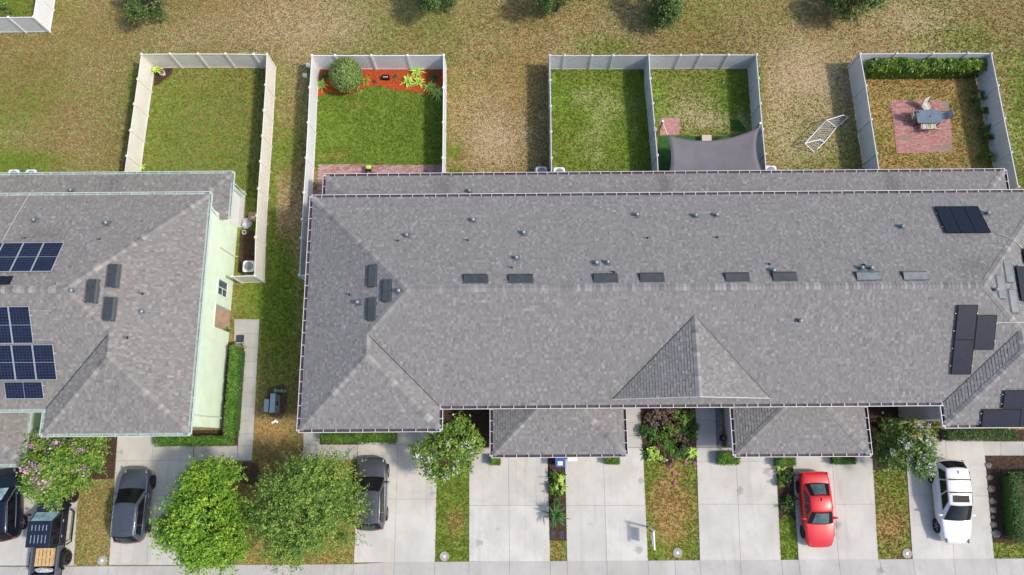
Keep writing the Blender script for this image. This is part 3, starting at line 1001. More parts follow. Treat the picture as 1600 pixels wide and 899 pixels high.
# walls
zt = ZE - .09
w = MB
for b in ((XW + OV, XW + OV + .2, YW + OV, YN - OV), (XE - OV - .2, XE - OV, YW + OV, YN - OV), (XW + OV + .2, XE - OV - .2, YN - OV - .2, YN - OV),
          (XW + OV + .2, XN - OV, YW + OV, YW + OV + .2), (XN - OV - .2, XN - OV, YW + OV + .2, YS + OV), (XN - OV, XRN + OV, YS + OV, YS + OV + .2),
          (XRN + OV, XRN + OV + .2, YW + OV + .2, YS + OV), (XRN + OV, XE - OV - .2, YW + OV, YW + OV + .2)):
    MB().box(*b, 0, zt).build('wall', MT['grey_wall'], grey)
for b in ((XRN + OV - .02, XRN + OV - .004, YW + OV + .01, YS + OV - .01), (XW + OV - .018, XW + OV - .003, YW + OV, YN - OV)):
    MB().box(*b, 0, .22).build('base_trim', 'blue_grey', grey)
sm = MB()
sm.box(XW + .02, XE - .02, YS + .02, YN - .02, zt, zt + .015)
sm.box(XW + .02, XN - .02, YW + .02, YS + .02, zt, zt + .015)
sm.box(XRN + .02, XE - .02, YW + .02, YS + .02, zt, zt + .015)
sm.build('soffit', 'lilac', grey)
HARD += [[(XW + .2, YW + .2), (XE - .2, YW + .2), (XE - .2, YN), (XW + .2, YN)]]
for x0, x1, y, sd in ((P(766.5, 690, ZG).x + GI, P(979.5, 690, ZG).x - GI, P(870, 714, ZG).y + GI, 200), (P(1145, 690, ZG).x + GI, P(1360, 690, ZG).x - GI, P(1250, 713, ZG).y + GI, 220)):
    garage(grey, roof_o, x0, x1, y, GM, sd)
    HARD.append([(x0 + .2, y + .2), (x1 - .2, y + .2), (x1 - .2, YS + 1), (x0 + .2, YS + 1)])
# front doors in the recess between the garages
for px in (1012, 1102, 725, 1400):
    x = P(px, 640).x
    d = MB().box(x - .48, x + .48, YS + OV - .05, YS + OV - .003, .03, 2.1).build('front_door', 'blue_grey', grey)
    MB().ball((x + .38, YS + OV - .08, 1.02), .03, .03, .03, 8, 6).build('door_handle', 'chrome', d)
# rear porch
def porch(root, rf, x0, x1, mats, seed):
    d = YL - (YN - OV) + .35
    pl = .25
    N = Slope((x0, YL), (0, -1), ZL, pl, [[(x0, YL), (x0 + d, YL - d), (x1 - d, YL - d), (x1, YL)]])
    W = Slope((x0, YL), (1, 0), ZL, pl, [[(x0, YL), (x0, YL - d), (x0 + d, YL - d)]])
    E_ = Slope((x1, YL), (-1, 0), ZL, pl, [[(x1, YL), (x1 - d, YL - d), (x1, YL - d)]])
    mb = MB()
    for i, s in enumerate((N, W, E_)):
        deck(mb, s); shingles(s, rf, mats['shingle'], seed + i)
    mb.build('porch_roof_deck', 'deck', rf)
    caps([((x0, YL, ZL), (x0 + d, YL - d, ZL + pl * d), pl * .7), ((x1, YL, ZL), (x1 - d, YL - d, ZL + pl * d), pl * .7)], rf, mats['shingle'], seed + 5)
    gutter(root, (x0 - .1, YL), (x1 + .1, YL), (0, 1), ZL, mats['trim'], mats['inner_tone'])
    gutter(root, (x0, YL - d + .1), (x0, YL + .1), (-1, 0), ZL, mats['trim'], mats['inner_tone'])
    gutter(root, (x1, YL - d + .1), (x1, YL + .1), (1, 0), ZL, mats['trim'], mats['inner_tone'])
    n = max(2, int((x1 - x0) / 4.2))
    for i in range(n + 1):
        x = x0 + .4 + (x1 - x0 - .8) * i / n
        MB().box(x - .12, x + .12, YL - .55, YL - .31, 0, ZL - .07).build('porch_post', mats['trim'], root)
    MB().box(x0 + .02, x1 - .02, YN - OV + .01, YL - .02, ZL - .07, ZL - .055).build('porch_ceiling', mats['trim'], root)
    MB().box(x0 + .15, x1 - .15, YN - OV + .01, YL - .1, -.05, .05).build('porch_floor', 'walk', root)
    HARD.append([(x0 + .1, YN - 1), (x1 - .1, YN - 1), (x1 - .1, YL - .05), (x0 + .1, YL - .05)])
    return N
PN = porch(grey, roof_o, P(505.5, 285, ZL).x + GI, P(1573, 275, ZL).x - GI, GM, 300)
# roof furniture
for px, py in ((743, 436), (813.5, 436), (946, 435), (1018.5, 434), (1152, 433.5), (1226, 432.5)):
    louver_vent(roof_o, SL['N'], px, py, 'black_met')
for px, py in ((1357, 432), (1430, 431.5)):
    louver_vent(roof_o, SL['N'], px, py, 'grey_met')
for px, py in ((582, 431), (604.5, 454), (581, 483)):
    louver_vent(roof_o, SL['W'], px, py, 'black_met', 1.2)
for px, py in ((1575, 424), (1563.5, 449), (1583, 471)):
    louver_vent(roof_o, SL['E'], px, py, 'grey_met', 1.25)
for px, py in ((635, 367), (739, 343), (818, 363), (806.5, 402), (932, 410), (949.5, 409), (995.5, 335), (1087, 336), (1120, 335), (1209, 422), (1347, 418), (1362, 418), (1410, 353), (1544, 332)):
    pipe_vent(roof_o, SL['N'], px, py)
for px, py in ((621, 375), (730, 374), (800, 417), (960, 424), (1013, 371), (1122, 370), (1204, 412), (1352, 413)):
    pipe_vent(roof_o, SL['N'], px, py, 1)
pipe_vent(roof_o, SL['S'], 1251, 501)
pipe_vent(roof_o, PN, 733, 298)
for px, py in ((558, 472), (622.5, 454)):
    pipe_vent(roof_o, SL['W'], px, py)
pipe_vent(roof_o, SL['W'], 545, 459, 1)
pipe_vent(roof_o, SL['E'], 1557, 452)
for (x, y, z, o) in ((XN + .1, YW + .3, ZE - .1, (1, 0)), (XW - .1, YW + .2, ZE - .1, (-1, 0)), (XW - .1, YN - .2, ZE - .1, (-1, 0))):
    downspout(grey, (x, y), None, z, 'lilac', o)
# conduits clipped to the roof
def conduit(sl_pts, parent, mat='alu', r=.02):
    MB().tube([s.pt(*s.hit(px, py, .08), .06) for s, px, py in sl_pts], r, 6).build('conduit', mat, parent)
conduit([(SL['N'], 1559, 365), (SL['N'], 1575, 371), (SL['E'], 1588, 378), (SL['E'], 1597, 388)], roof_o, 'beige')
conduit([(SL['S'], 1558, 503), (SL['S'], 1580, 503.5), (SL['E'], 1586, 503.5), (SL['E'], 1620, 504)], roof_o, 'beige')

# ------------------------------------------------------------------ mint house on the left
GREY_LINES = (YN, YW, YL, HD, ZR, YR)
YN += .26; YW -= .13; YL += .24          # the mint house is a little deeper
HD = (YN - YS) / 2; ZR = ZE + HD * PITCH; YR = (YN + YS) / 2
mint = thing('townhouse_row', 'mint green walled townhouse row with grey hip roof at left edge', 'building', ((LXW + LXE) / 2, YR, 0))
hwM, xmM, zwM, yaM, ybM = wing(LXN, LXE)
aM = (LXE - HD, YR); aMW = (LXW + HD, YR)
ML = {}
ML['N'] = Slope((LXW, YN), (0, -1), ZE, PITCH, [[(LXW, YN), aMW, aM, (LXE, YN)]])
ML['S'] = Slope((LXW, YS), (0, 1), ZE, PITCH, [[(LXW, YS), (LXN, YS), (xmM, ybM), aM, aMW]])
ML['E'] = Slope((LXE, YW), (-1, 0), ZE, PITCH, [[(LXE, YN), aM, (LXE, YS)], [(LXE, YS), (xmM, ybM), (xmM, yaM), (LXE, YW)]])
ML['W'] = Slope((LXW, YS), (1, 0), ZE, PITCH, [[(LXW, YN), (LXW, YS), aMW]])
ML['RS'] = Slope((LXN, YW), (0, 1), ZE, PITCH, [[(LXN, YW), (LXE, YW), (xmM, yaM)]])
ML['RW'] = Slope((LXN, YW), (1, 0), ZE, PITCH, [[(LXN, YW), (xmM, yaM), (xmM, ybM), (LXN, YS)]])
mb = MB()
for s in ML.values():
    deck(mb, s)
mroof = mb.build('roof', 'deck', mint)
# shingles only where the frame (and a step aside) can see them
for i, (k, s) in enumerate(ML.items()):
    if k == 'W':
        continue
    cut = LXN - 10.0
    s2 = Slope(s.e, s.up, s.z0, s.pitch, [[p for p in clip([tuple(q) for q in poly], 0, cut, False)] for poly in s.polys])
    shingles(s2, mroof, 'shingle_w', 400 + i)
caps([hipline((LXE, YN, ZE), (*aM, ZR)), ((*aM, ZR), (*aMW, ZR), PITCH), hipline((*aM, ZR), (xmM, ybM, zwM)), ((xmM, ybM, zwM), (xmM, yaM, zwM), PITCH),
      hipline((LXN, YW, ZE), (xmM, yaM, zwM)), hipline((LXE, YW, ZE), (xmM, yaM, zwM))], mroof, 'shingle_w', 66)
for A, B, o in (((LXW, YN), (LXE + .1, YN), (0, 1)), ((LXW, YS), (LXN, YS), (0, -1)), ((LXN - .1, YW), (LXE + .1, YW), (0, -1)), ((LXN, YW - .1), (LXN, YS - .12), (-1, 0)), ((LXE, YW - .1), (LXE, YN + .1), (1, 0))):
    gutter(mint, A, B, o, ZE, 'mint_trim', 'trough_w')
valleys([((xmM, ybM, zwM), (LXN, YS, ZE))], mroof)
MM = dict(shingle='shingle_w', trim='mint_trim', inner_tone='trough_w', wall=MT['mint'])
gx1 = P(38, 690, ZG).x
garage(mint, mroof, gx1 - 7.8, gx1, P(870, 713, ZG).y - .22, MM, 500)
MPN = porch(mint, mroof, LXW + 8, P(364, 290, ZL).x - GI, MM, 520)
XM = LXE - OV                                # outer face of the east wall
yo0, yo1 = P(366, 520).y, P(369, 486).y      # porch recess in the east wall
zo = 2.35
for b in ((XM - .2, XM, YW + OV, yo0, 0, zt), (XM - .2, XM, yo1, YN - OV, 0, zt), (XM - .2, XM, yo0, yo1, zo, zt),
          (LXW + .5, XM - .2, YN - OV - .2, YN - OV, 0, zt), (LXN + OV, XM - .2, YW + OV, YW + OV + .2, 0, zt), (LXN + OV, LXN + OV + .2, YW + OV + .2, YS + OV, 0, zt),
          (LXW + .5, LXN + OV, YS + OV, YS + OV + .2, 0, zt), (XM - 1.7, XM - 1.5, yo0 - .3, yo1 + .3, 0, zt), (XM - 1.5, XM - .2, yo0 - .2, yo0, 0, zt), (XM - 1.5, XM - .2, yo1, yo1 + .2, 0, zt)):
    MB().box(*b).build('wall', MT['mint'], mint)
MB().box(XM - 1.5, XM + .0, yo0, yo1, -.05, .06).build('entry_floor', 'terracotta', mint)
d = MB().box(XM - 1.499, XM - 1.45, yo0 + .15, yo1 - .2, .07, 2.1).build('front_door', 'white', mint)
MB().box(XM - 1.449, XM - 1.44, yo0 + .3, yo1 - .35, 1.0, 1.9).build('door_pane', 'glass_h', d)
tr = MB()
tr.box(XM + .002, XM + .035, yo0 - .1, yo0, .05, zo + .1); tr.box(XM + .002, XM + .035, yo1, yo1 + .1, .05, zo + .1); tr.box(XM + .002, XM + .035, yo0, yo1, zo, zo + .1)
tr.build('entry_trim', 'white', mint)
def east_window(py0, py1, z0, z1):
    y0 = P(358, py1, (z0 + z1) / 2).y; y1 = P(358, py0, (z0 + z1) / 2).y
    f = MB()
    f.box(XM + .002, XM + .06, y0 - .12, y0, z0 - .12, z1 + .12); f.box(XM + .002, XM + .06, y1, y1 + .12, z0 - .12, z1 + .12)
    f.box(XM + .002, XM + .06, y0, y1, z1, z1 + .12); f.box(XM + .002, XM + .075, y0, y1, z0 - .12, z0)
    fo = f.build('window', 'white', mint)
    ym = (y0 + y1) / 2
    MB().box(XM + .004, XM + .02, y0 + .002, y1 - .002, z0 + .002, z1 - .002).build('pane', 'glass_h', fo)
    MB().box(XM + .0215, XM + .045, ym - .025, ym + .025, z0 + .003, z1 - .003).build('mullion', 'white', fo)
    MB().box(XM + .0215, XM + .04, y0 + .003, ym - .026, (z0 + z1) / 2 - .02, (z0 + z1) / 2 + .02).build('mullion', 'white', fo)
east_window(440, 462, .95, 2.3)
MB().box(LXW + .5, LXE - .02, YS + .02, YN - .02, zt, zt + .015).build('soffit', 'mint_trim', mint)
MB().box(LXN + .02, LXE - .02, YW + .02, YS + .02, zt, zt + .015).build('soffit', 'mint_trim', mint)
downspout(mint, (LXE + .1, P(325, 652, 1.7).y), None, ZE - .1, 'white', (1, 0))
MB().tube([(P(363, 288, ZL - .1).x + .05, YL - .1, ZL - .1), (P(363, 288, ZL - .1).x - .12, YL - .38, ZL - .35), (P(363, 288, ZL - .1).x - .12, YL - .38, .1)], .05, 6).build('downspout', 'white', mint)
MB().tube([(LXE - .05, YN - .4, ZE - .12), (LXE - .3, YN - .7, 3.1), (LXE - .32, YN - .85, 3.45)], .045, 6).build('downspout', 'white', mint)
MB().tube([(XM + .06, P(365, 394, 1.4).y, 2.5), (XM + .06, P(365, 394, 1.4).y, .35), (XM + .3, P(365, 394, 1.4).y, .3)], .025, 6).build('refrigerant_pipe', 'beige', mint)
mb = MB().box(XM + .002, XM + .05, YN - OV - .01, YL - .5, .06, 2.5)
mb.build('porch_screen_wall', 'vinyl_w', mint)
for px, py in ((176, 431), (170, 483)):
    louver_vent(mroof, ML['E'], px, py, 'black_met', 1.25, .56)
louver_vent(mroof, ML['E'], 143, 455, 'black_met', 1.25, .56)
for px, py, s, k in ((52, 343, 'N', 0), (165, 348, 'N', 0), (111, 454, 'E', 0), (221, 487, 'E', 0), (35, 371, 'N', 1), (152, 373, 'N', 1), (219, 458, 'E', 1), (195, 527, 'E', 1)):
    pipe_vent(mroof, ML[s], px, py, k)
pipe_vent(mroof, MPN, 110, 297)
conduit([(ML['N'], 43.5, 306), (ML['N'], 22, 343), (ML['N'], 1.5, 379)], mroof)
conduit([(ML['S'], 46, 485), (ML['S'], 79, 485)], mroof)
conduit([(ML['S'], 52, 530), (ML['S'], 83, 530)], mroof)
HARD += [[(LXW, YW + .2), (XM + .02, YW + .2), (XM + .02, YL - .2), (LXW, YL - .2)]]

YN, YW, YL, HD, ZR, YR = GREY_LINES

# ------------------------------------------------------------------ solar arrays
def array(name_label, sl, rects, black, portrait_cells=(6, 12), parent_px=None):
    """rects: list of (a0,a1,d0,d1) on the slope; rails underneath join the modules"""
    a, d = (rects[0][0] + rects[0][1]) / 2, (rects[0][2] + rects[0][3]) / 2
    p = sl.pt(a, d, 0)
    root = thing('solar_array', name_label, 'solar panel', p, 'solar arrays on the roofs')
    u, v, n = sl.axes()
    rl = MB()
    k = math.sqrt(1 + sl.pitch ** 2)
    for (a0, a1, d0, d1) in rects:
        w, h = abs(a1 - a0), abs(d1 - d0) * k
        cx, cy = (6, 12) if h > w else (12, 6)
        panel(root, sl, a0, a1, d0, d1, 'cell_k' if black else 'cell', 'cell_gap_k' if black else 'cell_gap', 'dark' if black else 'alu', cx, cy, not black or False)
        for f in (.25, .75):
            c = sl.pt((a0 + a1) / 2, d0 + (d1 - d0) * f, .075)
            rl.obox(c, u, v, n, w / 2 + .08, .02, .02)
            for e in (-.35, .35):
                rl.obox(sl.pt((a0 + a1) / 2 + e * w, d0 + (d1 - d0) * f, .04), u, v, n, .03, .03, .03)
    rl.build('mounting_rails', 'alu', root, kind='stuff')
    return root

def span(sl, p, q):
    """rectangle on a slope from two opposite photo corners"""
    a0, d0 = sl.hit(*p, .13); a1, d1 = sl.hit(*q, .13)
    return min(a0, a1), max(a0, a1), min(d0, d1), max(d0, d1)

def row(sl, p, q, n):
    a0, a1, d0, d1 = span(sl, p, q)
    return [(a0 + (a1 - a0) * i / n, a0 + (a1 - a0) * (i + 1) / n, d0, d1) for i in range(n)]

PW, PH = 1.13, 1.98          # module size on the roof (metres)
def grid_from(sl, px, py, cols, rows_, wd=PW, ht=None, sx=1):
    """modules laid from the photo corner (px,py) towards -sx along the eave and down the slope"""
    a, d = sl.hit(px, py, .13)
    ht = ht or PH / math.sqrt(1 + sl.pitch ** 2)
    return a, d, wd, ht

# mint house, rear slope: one row of portrait modules
s = ML['N']
a0, a1, d0, d1 = span(s, (99.5, 380), (79.5, 426))
aR_ = s.hit(90, 403, .13)[0]
sg = 1 if s.hit(60, 403, .13)[0] > aR_ else -1
array('blue solar array in one row on rear slope of mint house', s, [tuple(sorted((aR_ + sg * PW * i, aR_ + sg * PW * (i + 1)))) + (d0, d1) for i in range(5)], False)
a0, a1, d0, d1 = span(s, (21, 433), (12, 446))
aR_ = s.hit(17, 440, .13)[0]
array('small dark solar panel just below ridge at far left', s, [tuple(sorted((aR_, aR_ + sg * 1.9))) + (d0, d1)], True)
# mint house, street slope
s = ML['S']
def cols_left(pxr, pyr, n):
    ar = s.hit(pxr, pyr, .13)[0]
    g = 1 if s.hit(pxr - 30, pyr, .13)[0] > ar else -1
    return [tuple(sorted((ar + g * PW * i, ar + g * PW * (i + 1)))) for i in range(n)]
dA, dB = s.hit(49, 477, .13)[1], s.hit(52, 535.5, .13)[1]
dC, dD = s.hit(86, 536.5, .13)[1], s.hit(89, 592.5, .13)[1]
dE, dF = s.hit(66, 594.5, .13)[1], s.hit(69, 622, .13)[1]
rects = [c + tuple(sorted((dA, dB))) for c in cols_left(49, 506, 4)] + [c + tuple(sorted((dC, dD))) for c in cols_left(86, 564, 5)]
rects += [tuple(sorted((s.hit(67.5, 608, .13)[0], s.hit(7, 608, .13)[0]))) + tuple(sorted((dE, dF)))]
array('large blue solar array stepping down street slope of mint house', s, rects, False)
# grey row, right end
array('black three panel solar array on rear slope near right edge', SL['N'], row(SL['N'], (1461, 324), (1549, 365), 3), True)
s = SL['S']
b1 = span(s, (1496, 476), (1524, 529)); 
aa0, aa1 = s.hit(1494.5, 503, .13)[0], s.hit(1525.5, 503, .13)[0]
lo, hi = min(aa0, aa1), max(aa0, aa1)
dd = [s.hit(1512, y, .13)[1] for y in (475, 529.5, 584)]
ee = [s.hit(1540, y, .13)[1] for y in (491, 545.5)]
wpan = hi - lo
sg = 1 if s.hit(1560, 503, .13)[0] > s.hit(1520, 503, .13)[0] else -1
nx0 = (hi if sg > 0 else lo)
third = tuple(sorted((nx0 + sg * .02, nx0 + sg * (.02 + wpan)))) + tuple(sorted(ee))
array('black L-shaped trio of solar panels on street slope at right', s, [(lo, hi, *sorted(dd[:2])), (lo, hi, *sorted(dd[1:])), third], True)
s = SL['RS']
e1 = [s.hit(1600, y, .13)[1] for y in (608.5, 637)]
e2 = [s.hit(1600, y, .13)[1] for y in (638, 666)]
x1 = s.hit(1568.5, 622, .13)[0]; x2 = s.hit(1535, 652, .13)[0]
sg = 1 if s.hit(1600, 652, .13)[0] > x2 else -1
rc = [tuple(sorted((x1 + sg * 2.05 * i, x1 + sg * 2.05 * (i + 1)))) + tuple(sorted(e1)) for i in range(2)] + [tuple(sorted((x2 + sg * 2.05 * i, x2 + sg * 2.05 * (i + 1)))) + tuple(sorted(e2)) for i in range(3)]
array('black solar array on front hip at lower right corner of roof', s, rc, True)
s = SL['E']
r1 = s.hit(1586, 415, .13); r2 = s.hit(1593, 470, .13)
array('dark solar panel on east hip beside the grey vents', s, [(min(r1[0], r2[0]), max(r1[0], r2[0]), r1[1] - 1.15, r1[1] + .0)], True)
r1 = s.hit(1597, 388, .13); r2 = s.hit(1603, 412, .13)
array('dark solar panel cut by right frame edge above grey vents', s, [(min(r1[0], r2[0]), max(r1[0], r2[0]), r1[1] - 1.5, r1[1])], True)

# ------------------------------------------------------------------ fences
FH = 1.83
def fence(label, segs, mat, skip_first=False):
    """segs: list of lists of post points (pixels of post tops); consecutive posts carry a panel"""
    p0 = P(*segs[0][0], FH)
    root = thing('vinyl_fence', label, 'fence', (p0.x, p0.y, 0), 'white vinyl yard fences')
    done = []
    for seg in segs:
        pts = [P(x, y, FH).to_2d() for x, y in seg]
        for p in pts:
            if any((p - q).length < .35 for q in done):
                continue
            done.append(p)
            po = MB().box(p.x - .064, p.x + .064, p.y - .064, p.y + .064, 0, FH + .03).build('post', mat, root)
            cp = MB().box(p.x - .080, p.x + .080, p.y - .080, p.y + .080, FH + .0302, FH + .055)
            cp.add([(p.x - .08, p.y - .08, FH + .0552), (p.x + .08, p.y - .08, FH + .0552), (p.x + .08, p.y + .08, FH + .0552), (p.x - .08, p.y + .08, FH + .0552), (p.x, p.y, FH + .115)],
                   [(0, 1, 4), (1, 2, 4), (2, 3, 4), (3, 0, 4)])
            cp.build('cap', mat, po)
        for a, b in zip(pts[:-1], pts[1:]):
            d = b - a
            L = d.length
            d = d.normalized(); q = Vector((-d.y, d.x))
            d3, q3, z3 = Vector((d.x, d.y, 0)), Vector((q.x, q.y, 0)), Vector((0, 0, 1))
            m = ((a + b) / 2).to_3d()
            hl = L / 2 - .066
            mb = MB()
            mb.obox(m + z3 * (FH - .045), d3, q3, z3, hl, .026, .045)
            mb.obox(m + z3 * .10, d3, q3, z3, hl, .026, .055)
            nb = max(3, int(round(2 * hl / .152)))
            for i in range(nb):
                c = m + d3 * (-hl + 2 * hl * (i + .5) / nb) + z3 * ((.155 + FH - .09) / 2)
                mb.obox(c, d3, q3, z3, hl / nb - .004, .013, (FH - .09 - .155) / 2)
            mb.obox(m + z3 * ((.155 + FH - .09) / 2), d3, q3, z3, hl, .008, (FH - .09 - .155) / 2 - .001)
            mb.build('fence_panel', mat, root)
    return root

fence('cream vinyl fence round the yard behind the mint house', [
    [(221, 85), (265.6, 84.5), (309, 84.5), (352, 84.5), (396, 85), (417, 85.5)],
    [(221, 85), (215.5, 124), (210, 163), (204, 204), (198.5, 244), (193, 283)],
    [(417, 85.5), (415, 133), (412.5, 173), (410, 212.5), (407, 252.5), (404, 295), (401.5, 337), (399.5, 371), (398, 431)],
    [(398, 431), (362, 432)]], 'vinyl_c')
fence('white vinyl fence round the lush yard with red mulch', [
    [(487.5, 87), (523.5, 87), (580, 87), (636.5, 87), (693, 86.5)],
    [(487.5, 87), (484, 137), (481.5, 191.5), (478.5, 247), (475, 301), (472.5, 343), (471, 372), (468, 430)],
    [(693, 86.5), (693, 137), (692.5, 191.5), (692, 247), (691, 282)],
    [(468, 430), (478, 431)]], 'vinyl_w')
fence('greyish vinyl fence round two adjoining yards, with a dividing run', [
    [(859, 87), (882, 87), (925, 87), (958, 87), (1014, 86.5), (1063, 86.5), (1095, 86), (1138, 86), (1182, 86)],
    [(859, 87), (859.5, 126), (860.5, 166), (861, 206), (861.5, 247), (862, 282)],
    [(1014, 86.5), (1016, 123), (1020, 162), (1023.5, 203), (1027, 243), (1029, 280)],
    [(1182, 86), (1185, 123), (1188, 162), (1191.5, 202), (1195, 241), (1198, 280)]], 'vinyl_g')
fence('grey vinyl fence round the yard with the patio table', [
    [(1344, 84.5), (1401, 84), (1458, 84), (1512.5, 83.5), (1549, 84)],
    [(1344, 84.5), (1353, 134), (1361, 187), (1369.5, 240), (1376, 282)],
    [(1549, 84), (1559, 134), (1569, 185), (1580, 238), (1591, 292)]], 'vinyl_g')
fence('white vinyl fence corner at the top left edge', [
    [(52, 27), (13, 27.5), (-30, 28)], [(52, 27), (58, -8), (63, -45)]], 'vinyl_w')

# ------------------------------------------------------------------ planting beds, patios, turf
def bed(name, pix, mat, chip_mat=None, n=0, size=.06, z=.02, world=None):
    pts = [(P(*p).x, P(*p).y) for p in pix] if world is None else world
    HARD.append(pts)
    o = structure(MB().prism(pts, -.06, z).build(name, mat))
    if n:
        A = np.array(pts)
        X = rng.uniform(A[:, 0].min(), A[:, 0].max(), n * 3); Y = rng.uniform(A[:, 1].min(), A[:, 1].max(), n * 3)
        k = in_poly(X, Y, pts)
        X, Y = X[k][:n], Y[k][:n]
        m = len(X)
        th = rng.uniform(0, 6.28, m); s = size * rng.uniform(.5, 1.3, m)
        dx, dy = np.cos(th) * s, np.sin(th) * s
        tz = rng.uniform(-.3, .3, m) * s
        zz = z + rng.uniform(.006, .03, m)
        V = np.stack([np.stack([X - dx, Y - dy, zz - tz], 1), np.stack([X - dy * .3, Y + dx * .3, zz + .004], 1), np.stack([X + dx, Y + dy, zz + tz], 1), np.stack([X + dy * .3, Y - dx * .3, zz], 1)], 1).reshape(-1, 3)
        np_mesh('mulch_chips' if 'mulch' in (chip_mat or '') else 'gravel_pieces', V, np.arange(4 * m).reshape(-1, 4), chip_mat, parent=o, kind='stuff')
    return o

bed('mulch_bed', [(494, 107), (692, 106), (692, 152), (672, 147), (640, 143), (618, 141), (600, 136), (585, 134), (568, 138), (548, 147), (534, 148), (520, 144), (508, 147), (496, 151)], 'mulch_rb', 'mulch_r', 9000, .07)
bed('mulch_bed', [(243, 108), (270, 107.5), (268, 116), (258, 124), (248, 132), (241, 134)], 'mulch_bb', 'mulch_b', 900, .06)
bed('mulch_bed', [(376, 360), (398, 362), (396, 428), (372, 426)], 'mulch_bb', 'mulch_b', 1500, .07)
bed('mulch_bed', [(352, 535), (382, 533), (372, 680), (371, 695), (240, 695), (238, 674), (349, 672)], 'mulch_bb', 'mulch_b', 3000, .06)
bed('mulch_bed', [(500, 670), (621, 670), (621, 694.5), (500, 694.5)], 'mulch_bb', 'mulch_b', 1500, .06)
bed('mulch_bed', [(120, 670), (184, 672), (178, 748), (130, 750)], 'mulch_bb', 'mulch_b', 1500, .06)
bed('mulch_bed', [(684.5, 630), (764, 630), (764, 699), (733, 699), (733, 735), (684, 735)], 'mulch_bb', 'mulch_b', 2500, .06)
bed('mulch_bed', [(856, 705), (882, 705), (885.5, 845), (859, 845)], 'mulch_rb' and 'mulch_bb', 'mulch_b', 1500, .06)
bed('mulch_bed', [(1001.5, 620), (1085.5, 620), (1087.5, 722), (1060, 716), (1030, 720), (1005, 716)], 'mulch_bb', 'mulch_b', 2500, .06)
bed('mulch_bed', [(1211.5, 700), (1237, 700), (1243, 815), (1230, 800), (1219, 812)], 'mulch_bb', 'mulch_b', 1500, .06)
bed('mulch_bed', [(1358, 630), (1412, 630), (1413.5, 735), (1364, 735)], 'mulch_bb', 'mulch_b', 2500, .06)
bed('mulch_bed', [(1538.5, 712.5), (1625, 712.5), (1635, 850), (1552, 848)], 'mulch_bb', 'mulch_b', 3000, .06)
bed('mulch_bed', [(1474, 672), (1469, 672), (1469, 689), (1600, 689), (1600, 672)], 'mulch_bb', 'mulch_b', 1000, .06)
bed('gravel_strip', [(1118.3, 625), (1127, 625), (1128, 704), (1120, 700)], 'soil', 'gravel', 1600, .05, .03)
bed('soil_patch', [(418, 606), (442, 600), (449, 616), (448, 640), (440, 655), (423, 652), (417, 640)], 'soil', 'mulch_b', 500, .05, .012)
bed('soil_patch', [(380, 722), (402, 724), (408, 745), (398, 760), (372, 752)], 'soil', 'mulch_b', 500, .05, .012)

def pavers(name, pix, mat, w, h, n_row=None, parts=False, base='sand', z=.028, skip=None):
    """running-bond pavers filling a pixel quad (near axis-aligned)"""
    pts = [P(*p) for p in pix]
    x0 = min(p.x for p in pts); x1 = max(p.x for p in pts); y0 = min(p.y for p in pts); y1 = max(p.y for p in pts)
    HARD.append([(p.x, p.y) for p in pts])
    root = structure(MB().prism([(p.x, p.y) for p in pts], -.06, z - .012).build(name, base))
    poly = [(p.x, p.y) for p in pts]
    mb = MB()
    j = 0
    y = y0
    while y < y1 - h * .4:
        x = x0 - (w / 2 if j % 2 else 0)
        while x < x1 - .02:
            cx, cy = x + w / 2, y + h / 2
            if in_poly(np.array([cx]), np.array([cy]), poly)[0] and not (skip and skip(cx, cy)):
                dz = random.uniform(-.004, .004)
                b = MB() if parts else mb
                b.box(max(x, x0) + .004, min(x + w, x1) - .004, y + .004, y + h - .004, z - .05, z + dz)
                if parts:
                    b.build('paver', mat, root)
            x += w
        y += h; j += 1
    if not parts:
        mb.build('pavers', mat, root, kind='stuff')
    return root
pavers('brick_patio', [(497, 258), (692, 258), (692, 290), (497, 290)], 'paver_m', .24, .12)
pavers('brick_walk', [(497, 291), (508, 291), (505, 318), (494, 318)], 'paver_r', .2, .1)
pavers('brick_patio', [(1392, 157.5), (1482, 157), (1489, 238), (1401, 240)], 'paver_r', .22, .11, skip=lambda x, y: vnoise(np.array([x]), np.array([y]), .8, 33)[0] > .80)
pavers('paver_pad', [(1031, 184), (1062, 184), (1062, 211), (1031, 211)], 'paver_r', .42, .30, parts=True)
bed('artificial_turf', [(1028, 213), (1182, 213), (1190, 285), (1032, 285)], 'turf', None, 0, z=.018)
bed('artificial_turf', [(1141, 187), (1154, 187.5), (1165, 201), (1163, 205), (1141, 205)], 'turf', None, 0, z=.016)

# ------------------------------------------------------------------ foliage
def leaf_arrays(C, N, size, aspect=.5, fold=.25):
    """diamond leaves at C with normals N (n,3)"""
    n = len(C)
    r = rng.normal(size=(n, 3))
    T = np.cross(N, r); T /= np.linalg.norm(T, axis=1, keepdims=True) + 1e-9
    B = np.cross(N, T)
    s = size[:, None]
    V = np.stack([C - T * s * .5, C + B * s * aspect * .5 - N * s * fold * .3, C + T * s * .5, C - B * s * aspect * .5 - N * s * fold * .3], 1)
    return V.reshape(-1, 3), np.arange(4 * n).reshape(-1, 4)

def unit(a):
    return a / (np.linalg.norm(a, axis=1, keepdims=True) + 1e-9)

